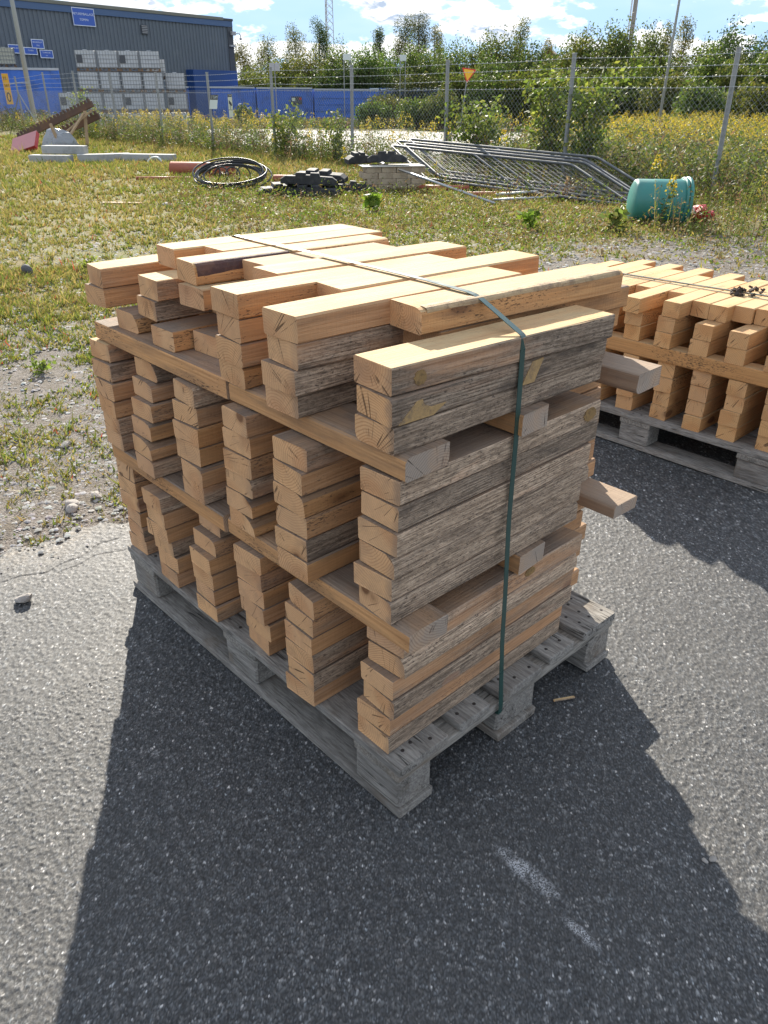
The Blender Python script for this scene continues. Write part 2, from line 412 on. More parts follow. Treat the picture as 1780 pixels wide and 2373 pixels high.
def greywood_mat(name, lo, hi, axis):
    m, nt, b, out = new_mat(name)
    tc = nt.node('ShaderNodeTexCoord'); P = tc.outputs['Object']
    oi = nt.node('ShaderNodeObjectInfo'); rn = oi.outputs['Random']
    PO = nt.v('ADD', P, nt.comb(nt.m('MULTIPLY', rn, 31.), nt.m('MULTIPLY', rn, 17.), nt.m('MULTIPLY', rn, 71.)))
    st = (130, 130, 130); st = tuple(20 if i == axis else 170 for i in range(3))
    g = nt.noise(nt.v('MULTIPLY', PO, st), 1., 5, .65)
    g2 = nt.noise(nt.v('MULTIPLY', PO, tuple(2 if i == axis else 22 for i in range(3))), 1., 3, .6)
    c = nt.mix(nt.ss(g, .28, .72), lo, hi)
    c = nt.mix(nt.ss(g2, .45, .75, 0, .55), c, tuple(q * .55 for q in lo))
    br = nt.ss(nt.noise(PO, 7, 4, .6), .52, .75, 0, .5)
    c = nt.mix(br, c, (.17, .115, .07))
    ck = nt.noise(nt.v('MULTIPLY', PO, tuple(1.6 if i == axis else 46 for i in range(3))), 1., 2, .5)
    crack = nt.ss(nt.m('ABSOLUTE', nt.m('SUBTRACT', ck, .5)), .004, .016, 1., 0.)
    crack = nt.m('MULTIPLY', crack, nt.ss(nt.noise(PO, 9, 2), .5, .6))
    c = nt.mix(nt.m('MULTIPLY', crack, .85), c, (.03, .026, .022))
    nt.put(b.inputs['Base Color'], nt.mix(nt.lin(rn, 0, 1, 0, .3), c, tuple(q * .8 for q in lo)))
    b.inputs['Roughness'].default_value = .85; b.inputs['Specular IOR Level'].default_value = .2
    nt.put(b.inputs['Normal'], nt.bump(nt.m('SUBTRACT', g, nt.m('MULTIPLY', crack, 1.5)), .8, .003))
    return m
M_PAL_Y = greywood_mat('weathered_board_lengthwise', (.155, .14, .125), (.37, .345, .31), 1)
M_PAL_X = greywood_mat('weathered_board_crosswise', (.16, .145, .125), (.38, .35, .31), 0)

# ------------------------------------------------------------------ asphalt
SC1, SC2 = R(90.0), R(87.0)      # bearings of the two scuffs
def asphalt_mat(name, use_attr):
    m, nt, b, out = new_mat(name)
    P = nt.node('ShaderNodeTexCoord').outputs['Object']
    x, y, z = nt.xyz(P)
    if use_attr:
        a = nt.node('ShaderNodeVertexColor'); a.layer_name = 'stone'
        c = a.outputs[0]
        h = nt.noise(P, 420, 3, .6); bs, bd = .55, .0012
    else:
        vo = nt.voro(P, 115)
        g = nt.xyz(vo['Color'])[0]
        c = nt.mix(nt.m('POWER', g, 3.0), (.035, .034, .034), (.11, .108, .10))
        c = nt.mix(nt.ss(vo['Distance'], .25, .55), c, (.04, .039, .038))
        h = nt.m('ADD', nt.ss(vo['Distance'], .1, .7, 1., 0.), nt.m('MULTIPLY', nt.noise(P, 300, 3, .6), .5)); bs, bd = .9, .004
    big = nt.noise(P, 1.3, 4, .55)
    c = nt.mix(nt.ss(big, .35, .7, .0, .4), c, nt.mix(.6, c, (.062, .059, .055)))
    fine = nt.noise(P, 600, 2, .5)
    c = nt.mix(nt.lin(fine, .35, .7, .25, 0.), c, (.03, .03, .03))
    # pale sand trodden along the edge to the gravel
    ed = nt.m('SUBTRACT', y, nt.m('ADD', 1.56, nt.m('MULTIPLY', nt.m('SUBTRACT', nt.noise(P, 5, 3), .5), .35)))
    sandm = nt.m('MULTIPLY', nt.ss(ed, -.10, .14), nt.ss(nt.noise(P, 60, 4, .65), .36, .6))
    c = nt.mix(nt.m('MULTIPLY', sandm, .6), c, (.17, .14, .105))
    # two chalky white scuffs
    for cx, cy, ax, sl, sw in ((.105, -.262, SC1, .072, .018), (.077, -.406, SC2, .038, .010)):
        ux, uy = math.cos(ax), math.sin(ax)
        px = nt.m('SUBTRACT', x, cx); py = nt.m('SUBTRACT', y, cy)
        along = nt.m('ADD', nt.m('MULTIPLY', px, ux), nt.m('MULTIPLY', py, uy))
        across = nt.m('ADD', nt.m('MULTIPLY', px, -uy), nt.m('MULTIPLY', py, ux))
        d2 = nt.m('ADD', nt.m('POWER', nt.m('ABSOLUTE', nt.m('DIVIDE', along, sl)), 2.), nt.m('POWER', nt.m('ABSOLUTE', nt.m('DIVIDE', across, sw)), 2.))
        d2 = nt.m('ADD', d2, nt.m('MULTIPLY', nt.m('SUBTRACT', nt.noise(P, 55, 4, .65), .5), 2.6))
        mk = nt.m('MULTIPLY', nt.ss(d2, -.3, 1.9, 1., 0.), nt.m('MULTIPLY', nt.ss(nt.noise(P, 300, 3, .7), .42, .56), nt.ss(nt.noise(P, 45, 3, .6), .30, .55)))
        c = nt.mix(nt.m('MULTIPLY', mk, .9), c, (.5, .5, .51))
    nt.put(b.inputs['Base Color'], c)
    nt.put(b.inputs['Roughness'], nt.lin(fine, .3, .7, .55, .8))
    b.inputs['Specular IOR Level'].default_value = .45
    nt.put(b.inputs['Normal'], nt.bump(h, bs, bd))
    return m
M_ASPH = asphalt_mat('asphalt', True)
M_ASPH2 = asphalt_mat('asphalt_plain', False)

CAMP = np.array([-0.776, -0.785, 1.353])
CR, CU, CF = np.array(_R), np.array(_U), np.array(_f)
def in_view(P, mx=1.12, my=1.12):
    d = P - CAMP
    w = d @ CF; u = (d @ CR) / np.maximum(w, 1e-3) * 1761.8 / 890.; v = (d @ CU) / np.maximum(w, 1e-3) * 1761.8 / 1186.5
    return (w > .05) & (np.abs(u) < mx) & (np.abs(v) < my)

# outline of the asphalt apron: gravel yard lies beyond it
ASPH_EDGE = [(-14, 2.4), (-6, 2.0), (-2.5, 1.80), (-1.2, 1.74), (-.6, 1.70), (-.25, 1.67), (0.0, 1.68), (.14, 1.62), (.5, 1.66), (1.2, 1.75), (2.2, 1.9), (3.1, 1.75), (3.5, 1.1), (3.7, 0.2), (4.0, -1.5), (4.6, -4), (6, -12)]
def edge_y(x):
    e = np.array(ASPH_EDGE); return np.interp(x, e[:, 0], e[:, 1])
def fbm(x, y, s0=1.0, seed=0):
    r_ = np.random.default_rng(seed); t = np.zeros_like(x, float)
    a = 1.0; s = s0
    for o_ in range(4):
        for k in range(3):
            th, p1 = r_.uniform(0, 6.28, 2)
            t += a / 3 * np.sin((x * math.cos(th) + y * math.sin(th)) * s * r_.uniform(.8, 1.3) + p1)
        a *= .55; s *= 2.1
    return t
def vor2(x, y, s, seed):
    """nearest and second nearest jittered grid seed: F1, F2, id hash"""
    gx = np.floor(x / s).astype(np.int64); gy = np.floor(y / s).astype(np.int64)
    f1 = np.full(x.shape, 9.); f2 = np.full(x.shape, 9.); idd = np.zeros(x.shape)
    for i in (-1, 0, 1):
        for j in (-1, 0, 1):
            cx = gx + i; cy = gy + j
            h = (cx * 73856093 ^ cy * 19349663 ^ (seed * 83492791)) & 0x7fffffff
            h = (h * 1103515245 + 12345) & 0x7fffffff
            h2 = (h * 1664525 + 1013904223) & 0x7fffffff
            h3 = (h2 * 22695477 + 1) & 0x7fffffff
            sx = (cx + .1 + .8 * (h / 0x7fffffff)) * s; sy = (cy + .1 + .8 * (h2 / 0x7fffffff)) * s
            d = np.hypot(x - sx, y - sy) / s
            n1 = d < f1
            f2 = np.where(n1, f1, np.minimum(f2, d)); idd = np.where(n1, h3 / 0x7fffffff, idd); f1 = np.where(n1, d, f1)
    return f1, f2, idd
def asphalt_patch(st, d0, d1, inner=None, outer=1.12):
    w_ = .9 if inner else 0.
    xs = np.arange(-1.05 - w_, 2.42 + w_, st); ys = np.arange(-1.02 - w_, 1.86, st)
    X, Y = np.meshgrid(xs, ys, indexing='ij')
    P = np.stack([X, Y, np.zeros_like(X)], -1)
    D = np.hypot(X - CAMP[0], Y - CAMP[1])
    ok = in_view(P.reshape(-1, 3), outer, outer).reshape(X.shape)
    if inner: ok &= ~in_view(P.reshape(-1, 3), inner, inner).reshape(X.shape)
    ok &= (Y < edge_y(X) + .02 * np.sin(X * 23) + .015 * np.sin(X * 61 + 1)) & (D >= d0) & (D < d1)
    q = ok[:-1, :-1] & ok[1:, :-1] & ok[:-1, 1:] & ok[1:, 1:]
    idx = np.arange(X.size).reshape(X.shape)
    F = np.stack([idx[:-1, :-1][q], idx[1:, :-1][q], idx[1:, 1:][q], idx[:-1, 1:][q]], -1)
    used = np.unique(F); remap = np.zeros(X.size, np.int64); remap[used] = np.arange(len(used))
    x = X.ravel()[used]; y = Y.ravel()[used]
    wx = x + .0013 * np.sin(y * 811 + 3 * np.sin(x * 377)); wy = y + .0013 * np.sin(x * 787 + 3 * np.sin(y * 411))
    f1, f2, i1 = vor2(wx, wy, .0056, 3)
    e1 = np.clip((f2 - f1) * 2.4, 0, 1)
    g1, g2, j1 = vor2(wx * 1.03 + .3, wy * .97, .0105, 5)
    e2 = np.clip((g2 - g1) * 2.6, 0, 1) * (j1 > .70)
    h = .0018 * (.2 + .8 * i1) * e1 ** .6 * np.clip(1.25 - f1, 0, 1) + .0017 * e2 ** .7 * np.clip(1.2 - g1, 0, 1)
    h += npr.normal(0, .00032, x.shape)
    low = .0013 * np.sin(x * 9 + 1.3 * np.sin(y * 7)) + .0013 * np.sin(y * 11 + 1.7 * np.sin(x * 6))
    # two hairline cracks near the gravel edge
    for cy, ph, x0_, x1_ in ((1.50, .4, -.55, .10), (1.43, 1.9, -.15, .12)):
        d_ = np.abs(y - cy - .025 * np.sin(x * 13 + ph) - .008 * np.sin(x * 47 + ph))
        h -= .004 * np.clip(1 - d_ / .005, 0, 1) * (x > x0_) * (x < x1_)
    z = -.0050 + h + low
    dark = np.array([.034, .035, .038])
    t = np.clip(e1 * 1.3 - .12, 0, 1)[:, None]
    br = (.050 + .075 * i1 ** 2 + .26 * np.clip(i1 - .93, 0, 1) / .07)[:, None]
    hue = np.stack([1.0 + .06 * np.sin(i1 * 91), np.ones_like(i1), 1.0 - .05 * np.sin(i1 * 91)], -1)
    colr = dark * (1 - t) + br * hue * t
    t2 = np.clip(e2 * 1.4 - .1, 0, 1)[:, None]
    br2 = (.055 + .10 * ((j1 * 7.3) % 1) ** 3)[:, None]
    colr = colr * (1 - t2) + br2 * (.98 + .04 * hue) * t2
    colr = colr * np.clip(np.exp(npr.normal(-.12, .60, (len(x), 1))), .3, 3.2)
    col = np.concatenate([colr, np.ones((len(x), 1))], 1)
    me = np_mesh('asphalt_apron', np.stack([x, y, z], -1), remap[F], M_ASPH, smooth=False, attr=('stone', col))
    o = link('asphalt_apron', me); tag(o, kind='structure')
def build_asphalt():
    asphalt_patch(.0028, 0.0, 1.72)
    asphalt_patch(.0040, 1.71, 2.62)
    asphalt_patch(.0062, 2.61, 9.0)
    asphalt_patch(.0105, 0.0, 9.0, 1.11, 1.9)
    # the rest of the apron, out of the picture
    V = []; F2 = []
    e = [(x_, y_ - .06) for x_, y_ in ASPH_EDGE]
    for x_, y_ in e: V += [(x_, y_, -.0125), (x_, -14, -.0125)]
    for i in range(len(e) - 1): F2.append((2 * i, 2 * i + 1, 2 * i + 3, 2 * i + 2))
    tag(link('asphalt_yard', mesh('asphalt_yard', V, F2, M_ASPH2)), kind='structure')
build_asphalt()

# ------------------------------------------------------------------ terrain
def ground_mat():
    m, nt, b, out = new_mat('gravel_and_turf')
    P = nt.node('ShaderNodeTexCoord').outputs['Object']
    x, y, z = nt.xyz(P)
    vo = nt.voro(nt.v('ADD', P, nt.v('SCALE', nt.comb(nt.noise(P, 70, 2), nt.noise(nt.v('ADD', P, (3, 7, 1)), 70, 2), 0.), .012)), 120); g = nt.xyz(vo['Color'])
    grav = nt.mix(g[0], (.085, .076, .066), (.22, .20, .18))
    grav = nt.mix(nt.m('MULTIPLY', g[1], .2), grav, (.20, .135, .10))
    grav = nt.mix(nt.ss(nt.noise(P, 14, 4, .65), .42, .66, 0, .7), grav, (.105, .085, .060))
    turf = nt.mix(nt.ss(nt.noise(P, 1.1, 4, .6), .35, .65), (.17, .135, .050), (.115, .125, .035))
    turf = nt.mix(nt.ss(nt.noise(P, 9, 4, .65), .45, .7, 0, .7), turf, (.22, .17, .085))
    turf = nt.mix(nt.ss(nt.noise(P, 26, 4, .65), .52, .7, 0, .6), turf, (.10, .075, .045))
    dist = nt.m('ADD', nt.m('MULTIPLY', y, .72), nt.m('MULTIPLY', x, .42))
    cover = nt.m('ADD', nt.ss(dist, 1.6, 6.5, -.22, .42), nt.m('SUBTRACT', nt.noise(P, 1.9, 5, .62), .5))
    cover = nt.m('ADD', cover, nt.m('MULTIPLY', nt.m('SUBTRACT', nt.noise(P, 16, 4, .6), .5), .5))
    # bare gravel to the right of the yard
    bare = nt.m('MULTIPLY', nt.ss(x, 3.0, 4.5), nt.ss(nt.m('ADD', y, nt.m('MULTIPLY', nt.m('SUBTRACT', nt.noise(P, .8, 3), .5), 2.)), 3.3, 4.8, 1., 0.))
    cover = nt.m('SUBTRACT', cover, nt.m('MULTIPLY', bare, .35))
    c = nt.mix(nt.ss(cover, -.02, .16), grav, turf)
    # dark soil and rough growth beyond the fence
    far = nt.ss(x, 12.2, 14.)
    c = nt.mix(nt.m('MULTIPLY', far, .8), c, nt.mix(nt.noise(P, .5, 4, .6), (.06, .055, .028), (.13, .115, .05)))
    nt.put(b.inputs['Base Color'], c)
    b.inputs['Roughness'].default_value = .9; b.inputs['Specular IOR Level'].default_value = .2
    h = nt.m('ADD', nt.ss(vo['Distance'], .0, .6, 1., 0.), nt.m('MULTIPLY', nt.noise(P, 90, 3, .6), .6))
    nt.put(b.inputs['Normal'], nt.bump(h, .8, .006))
    return m
M_GROUND = ground_mat()
gx = np.concatenate([np.linspace(-300, -6, 16), np.linspace(-5.5, 20, 110), np.linspace(20.5, 75, 45), np.geomspace(78, 1600, 22)])
gy = np.concatenate([np.linspace(-300, -6, 16), np.linspace(-5.5, 24, 125), np.linspace(24.6, 80, 40), np.geomspace(83, 1600, 22)])
GX, GY = np.meshgrid(gx, gy, indexing='ij')
near = smooth01((GY - edge_y(GX)) / 3.) * (GX < 60)
GZ = ground_z(GX, GY) + .028 * near * fbm(GX, GY, .8, 4) + .012 * near * fbm(GX, GY, 5, 9) - .012 * (1 - smooth01((GY - edge_y(GX) + .1) / .25))
gi = np.arange(GX.size).reshape(GX.shape)
GF = np.stack([gi[:-1, :-1], gi[1:, :-1], gi[1:, 1:], gi[:-1, 1:]], -1).reshape(-1, 4)
tag(link('ground', np_mesh('ground', np.stack([GX, GY, GZ], -1).reshape(-1, 3), GF, M_GROUND, smooth=True)), kind='structure')
def terr(x, y):
    """terrain height with its small bumps"""
    x = np.asarray(x, float); y = np.asarray(y, float)
    nr = smooth01((y - edge_y(x)) / 3.) * (x < 60)
    return ground_z(x, y) + .028 * nr * fbm(x, y, .8, 4) + .012 * nr * fbm(x, y, 5, 9)

M_ROAD = plain('road_asphalt', (.30, .285, .265), .85, var=.10, scale=1.2, dirt=(.2, .18, .15), dirt_amt=.4, dirt_scale=.6)
def build_road():
    near_e = [(12, 75), (13.8, 50), (14.8, 36), (17.6, 27.5), (23, 22.2), (29.8, 17.2), (46, 6), (70, -8)]
    far_e = [(24, 90), (26, 66), (29, 52), (32.6, 45.8), (37.5, 38), (43.6, 30.8), (60, 20), (84, 4)]
    V = []; F = []
    n = 60; mcr = 12
    ne = np.array(near_e); fe = np.array(far_e); t0 = np.linspace(0, 7, n)
    for t in t0:
        a = np.array([np.interp(t, range(8), ne[:, k]) for k in (0, 1)]); c = np.array([np.interp(t, range(8), fe[:, k]) for k in (0, 1)])
        for s in np.linspace(0, 1, mcr + 1):
            p = a + (c - a) * s; V.append((p[0], p[1], float(ground_z(p[0], p[1])) + .03))
    w = mcr + 1
    for i in range(n - 1):
        for j in range(mcr): F.append((i * w + j, i * w + w + j, i * w + w + j + 1, i * w + j + 1))
    tag(link('road', mesh('road', V, F, M_ROAD, True)), kind='structure')
build_road()

# ------------------------------------------------------------------ timbers
def timber_mesh(L, w, h, seed=0, wane=None, bow=.0015, nseg=5, bev=.0026):
    """a sawn timber along local X. wane: {(sy,sz):(dy,dz)} rounded-off edge with bark line"""
    r_ = random.Random(seed)
    sec = []
    for sy, sz in ((-1, -1), (1, -1), (1, 1), (-1, 1)):
        wn = (wane or {}).get((sy, sz))
        if wn:
            dy, dz = wn; cy, cz = sy * w / 2, sz * h / 2
            pts = []
            for k in range(5):
                t = k / 4 * math.pi / 2
                pts.append((cy - sy * dy * (1 - math.sin(t)), cz - sz * dz * (1 - math.cos(t))))
            # order so the outline runs counter-clockwise
            if (sy, sz) in ((-1, -1), (1, 1)): pts = pts[::-1]
            sec += pts
        else:
            b1 = bev * r_.uniform(.6, 1.6); b2 = bev * r_.uniform(.6, 1.6)
            a = (sy * (w / 2 - b1), sz * h / 2); c = (sy * w / 2, sz * (h / 2 - b2))
            sec += [c, a] if (sy, sz) in ((-1, -1), (1, 1)) else [a, c]
    n = len(sec); V = []; F = []
    by, bz = r_.uniform(-bow, bow), r_.uniform(-bow, bow) * .5
    sk = r_.uniform(-.004, .004)
    for i in range(nseg + 1):
        t = i / nseg
        for (py, pz) in sec:
            e = 1 if 0 < i < nseg else 0
            V.append((-L / 2 + L * t + (sk * py / w * 2 if not e else 0) + (r_.uniform(-.001, .001)),
                      py + by * 4 * t * (1 - t) * .5 + r_.uniform(-.0007, .0007) * e, pz + r_.uniform(-.0005, .0005) * e))
    for i in range(nseg):
        for k in range(n):
            j = (k + 1) % n; F.append((i * n + k, i * n + n + k, i * n + n + j, i * n + j))
    F.append(tuple(range(n))); F.append(tuple(range(nseg * n + n - 1, nseg * n - 1, -1)))
    return V, F
tseed = [100]
def timber(x0, x1, y0, z0, w, h, slope=0.0, wane=None, grey=0.0, tone=None, top=.8, mat=None, label=None, group=None, along='x', bark=None, name='timber', pith=None, endgrey=0):
    """x0..x1 its length, y0 its near edge at x0, z0 its underside"""
    tseed[0] += 1
    L = math.hypot(x1 - x0, (x1 - x0) * slope)
    V, F = timber_mesh(L, w, h, tseed[0], wane)
    mm = mat or M_TIMBER
    me = mesh('timber', V, F, mm)
    # face orientation guard
    bm = bmesh.new(); bm.from_mesh(me); bmesh.ops.recalc_face_normals(bm, faces=bm.faces); bm.to_mesh(me); bm.free()
    if along == 'x':
        cx = (x0 + x1) / 2; cy = y0 + w / 2 + slope * (x1 - x0) / 2
        o = link(name, me, None, (cx, cy, z0 + h / 2), (0, 0, math.atan(slope)))
    else:
        cy = (x0 + x1) / 2; cx = y0 + w / 2 + slope * (x1 - x0) / 2
        o = link(name, me, None, (cx, cy, z0 + h / 2), (0, 0, math.pi / 2 - math.atan(slope)))
    r_ = random.Random(tseed[0] * 3 + 1)
    p = pith or (r_.uniform(.1, .9), r_.choice([r_.uniform(-.1, .3), r_.uniform(.2, .8), r_.uniform(.7, 1.1)]))
    o.color = (grey, r_.random() if tone is None else tone, p[0], max(0, min(1, p[1])))
    o.pass_index = int(top * 100) + 1000 * endgrey
    if label: tag(o, label, 'timber', group)
    if bark:
        # bark left on the rounded edge
        sy, sz = bark['corner']; dy, dz = wane[(sy, sz)]
        bV = []; bF = []; ns = 16; rr = random.Random(tseed[0])
        a0, a1 = bark.get('span', (0.02, .98))
        for i in range(ns + 1):
            t = a0 + (a1 - a0) * i / ns
            for k in range(5):
                th = k / 4 * math.pi / 2
                u = .0025 * math.sin(math.pi * k / 4) + rr.uniform(0, .0018)
                cyy = sy * (w / 2 - dy * (1 - math.sin(th))) + sy * u * math.cos(th) * .9
                czz = sz * (h / 2 - dz * (1 - math.cos(th))) + sz * u * math.sin(th) * .9
                bV.append((-L / 2 + L * t, cyy, czz + sz * .0006))
        for i in range(ns):
            for k in range(4): bF.append((i * 5 + k, i * 5 + 5 + k, i * 5 + 6 + k, i * 5 + 1 + k))
        bo = link('bark', mesh('bark', bV, bF, M_BARK if not bark.get('pale') else M_CAMBIUM), o)
    return o
M_BARK = plain('bark', (.07, .035, .032), .8, var=.5, scale=40, bumpd=.004, dirt=(.17, .09, .06), dirt_amt=.6, dirt_scale=18)
M_CAMBIUM = plain('inner_bark', (.42, .30, .17), .8, var=.25, scale=60, bumpd=.003, dirt=(.17, .11, .07), dirt_amt=.7, dirt_scale=26)

W, H = .098, .049
ORD = ['bottom', 'second from bottom', 'third from bottom', 'fourth from bottom', 'fifth from bottom', 'topmost']
COLN = {'F': 'corner column nearest the camera', 'E': 'second column from the near corner', 'D': 'third column from the near corner', 'C': 'fourth column from the near corner', 'B': 'fifth column from the near corner', 'A': 'column at the far left corner'}
TIER1 = {'A': [(.016, 1.101), (.015, 1.097), (.015, 1.096), (.011, 1.096), (.010, 1.096), (.011, 1.092)],
 'B': [(.0, .884), (.001, .880), (-.002, .889), (-.016, .884), (-.016, .878), (-.022, .875)],
 'C': [(-.006, .676), (-.004, .680), (-.006, .677), (-.009, .675), (.007, .671), (.027, .670)],
 'D': [(.018, .474), (.013, .462), (.005, .469), (.004, .467), (.004, .469), (.0, .462)],
 'E': [(-.017, .261), (-.016, .255), (-.015, .258), (-.015, .258), (-.012, .254), (-.008, .249)],
 'F': [(.013, .046), (.013, .046), (.019, .037), (.018, .041), (.035, .030), (.036, .034)]}
TIER2 = {'A': [(.004, 1.106), (.002, 1.102), (-.002, 1.104), (-.002, 1.098), (.003, 1.108), (.012, 1.122)],
 'B': [(-.016, .890), (-.016, .892), (-.008, .898), (-.001, .893), (.012, .898), (.026, .895)],
 'C': [(.003, .682), (.0, .674), (.004, .685), (.002, .682), (.007, .683), (.008, .680)],
 'D': [(.003, .473), (.0, .472), (.002, .469), (-.002, .462), (.002, .461), (.0, .459)],
 'E': [(-.022, .250), (-.021, .253), (-.017, .254), (-.018, .255), (-.018, .255), (-.013, .249)],
 'F': [(.011, .038), (.009, .042), (.014, .037), (.014, .033), (.021, .035), (.023, .036)]}
WN = {('2', 'B', 5): {(-1, 1): (.034, .036)}, ('2', 'B', 4): {(-1, 1): (.022, .018)}, ('2', 'B', 2): {(-1, 1): (.026, .016)}, ('2', 'B', 1): {(-1, 1): (.050, .030)},
      ('2', 'B', 0): {(-1, 1): (.02, .012)}, ('2', 'D', 2): {(-1, 1): (.03, .02), (1, 1): (.012, .012)}, ('2', 'D', 1): {(-1, 1): (.045, .034)}, ('2', 'D', 0): {(-1, 1): (.055, .040)},
      ('2', 'E', 2): {(1, 1): (.014, .03), (1, -1): (.01, .014)}, ('2', 'E', 3): {(-1, 1): (.03, .022)}, ('2', 'C', 1): {(-1, 1): (.02, .014)}, ('2', 'F', 2): {(-1, 1): (.03, .02)},
      ('2', 'F', 0): {(-1, 1): (.01, .016)}, ('1', 'C', 4): {(-1, 1): (.02, .02)}, ('1', 'F', 4): {(-1, 1): (.02, .028)}, ('1', 'E', 5): {(1, -1): (.01, .01)}, ('2', 'D', 5): {(1, 1): (.012, .012)},
      ('2', 'A', 5): {}, ('1', 'B', 5): {(1, -1): (.012, .01)}}
G_MAIN = 'timbers of the strapped front stack'
for tn, T, z0, word in (('1', TIER1, .148, 'lower'), ('2', TIER2, .489, 'middle')):
    for c, lst in T.items():
        for k, (x0, y0) in enumerate(lst):
            r_ = random.Random(hash((tn, ord(c), k)) % 9999 if False else ord(c) * 17 + k * 5 + int(tn) * 101)
            ln = .60 + r_.uniform(-.012, .014)
            if c == 'F': gr = (.78 if tn == '1' else .88) + r_.uniform(-.14, .08)
            else: gr = r_.choice([0, .15, .3, .42, .55])
            if tn == '1' and c == 'F': gr = (.72, .36, .80, .40, .76, .46)[k]
            topv = .85 if not (tn == '2' and c == 'A' and k == 5) else .05
            timber(x0, x0 + ln, y0, z0 + H * k, W + r_.uniform(-.002, .002), H - (.0028 if c == 'F' else .0018), slope=r_.uniform(-.006, .006) + (.01 if c == 'F' and tn == '1' else 0),
                   wane=WN.get((tn, c, k)), grey=gr, top=topv, tone=r_.uniform(.1, .7) if c != 'F' else .25,
                   label=f'{ORD[k]} timber of the {COLN[c]}, {word} tier, front stack', group=G_MAIN)
    # set-back timbers filling the gaps between the columns
    for gi_, y0 in enumerate((.150, .360, .570, .782, .990)):
        for k in range(6):
            r_ = random.Random(gi_ * 77 + k * 3 + int(tn) * 500)
            x0 = (.222 if gi_ == 0 else .20) + r_.uniform(-.012, .01)
            timber(x0, x0 + .60 + r_.uniform(-.01, .012), y0 + r_.uniform(-.003, .003), z0 + H * k, W, H - .0015, grey=.3, top=.6,
                   label=f'set-back timbers hidden between the front columns of the {word} tier', group=f'set-back timbers of the {word} tier')
# stickers (cross battens) between the tiers
def sticker(y0, y1, x, z, w, h, label, grey=.2, wane=None, slope=0., top=.9, tone=None):
    return timber(y0, y1, x, z, w, h, slope=slope, wane=wane, grey=grey, top=top, along='y', label=label, group='cross battens of the front stack', name='cross_batten', tone=tone, endgrey=(3 if x > .6 else 2) if y0 < .3 else 1)
S1 = .4425; S2 = .7835; HS = .0455
sticker(-.006, .602, .014, S1, .10, HS, 'lower front batten, right half, grey end jutting past the near corner', .0, {(1, 1): (.02, .012)}, tone=.3)
sticker(.61, 1.19, .006, S1, .10, HS, 'lower front batten, left half, with a round knot', .0, tone=.6)
sticker(.028, 1.18, .375, S1, .094, HS, 'lower middle batten with pinkish end beside the green strap', .3)
sticker(.012, 1.18, .722, S1 + .0125, .096, .033, 'lower rear batten, pale sunlit end sticking out over the asphalt', .1, {(1, 1): (.012, .010)}, top=.45)
sticker(.024, .556, .024, S2, .108, HS, 'upper front batten, right half, mossy side and curled end grain', .0, {(1, 1): (.014, .010)}, tone=.05)
sticker(.566, 1.20, .022, S2, .104, HS, 'upper front batten, left half, with yellow stain and ink mark', .0, tone=.05)
sticker(.018, 1.19, .325, S2, .085, HS, 'upper middle batten with pink end beside the green strap', .3, {(1, 1): (.01, .01)})
sticker(-.006, 1.19, .692, S2, .10, HS, 'upper rear batten, grey split end sticking out at the right', .3, {(1, -1): (.012, .014)}, top=.6)
# top tier
Z3 = .8295
def T3(lv, x0, x1, y0, label, slope=0., w=W, h=None, **kw):
    return timber(x0, x1, y0, Z3 + H * lv, w, (h or H) - .0015, slope=slope, label=label, group=G_MAIN, **kw)
T3(0, .046, .62, 1.0, 'stubby bark-edged timber lying on the batten, top tier far left', wane={(-1, 1): (.028, .040)}, top=.9, tone=.2)
T3(0, .036, .62, .80, 'lowest top-tier timber jutting forward, left of two side by side', top=.9)
T3(0, .086, .66, .692, 'lowest top-tier timber set back a little, right of two side by side', top=.9)
T3(0, .22, .78, .902, 'set-back timbers inside the top tier of the front stack', top=.8)
T3(0, .20, .77, .585, 'set-back timbers inside the top tier of the front stack', top=.8)
T3(1, .019, .60, 1.105, 'lower of two timbers overhanging at the far left, split along its edge', -.01, grey=.2, top=.85, tone=.8)
T3(1, .055, .64, .900, 'dark-sided timber under the pale one, top tier fifth column', -.01, grey=.75, top=.9)
T3(1, .25, .80, 1.003, 'set-back timbers inside the top tier of the front stack', -.01)
T3(1, .20, .78, .795, 'set-back timbers inside the top tier of the front stack', -.01)
T3(1, .19, .77, .69, 'set-back timbers inside the top tier of the front stack', -.01)
T3(1, .20, .77, .585, 'set-back timbers inside the top tier of the front stack', -.01)
T3(2, .026, .62, 1.103, 'upper of two timbers overhanging at the far left, sunlit top', -.02, grey=.3, top=.0, tone=.75)
T3(2, .060, .60, .888, 'short sunlit timber poking out between the far left pairs', -.02, grey=.4, top=.0)
T3(2, .088, .66, .738, 'timber with hairy broken underside and orange side, top tier', -.02, top=.2, tone=.6)
T3(2, .26, .82, .992, 'set-back timbers inside the top tier of the front stack', -.02)
T3(2, .20, .78, .61, 'set-back timbers inside the top tier of the front stack', -.02)
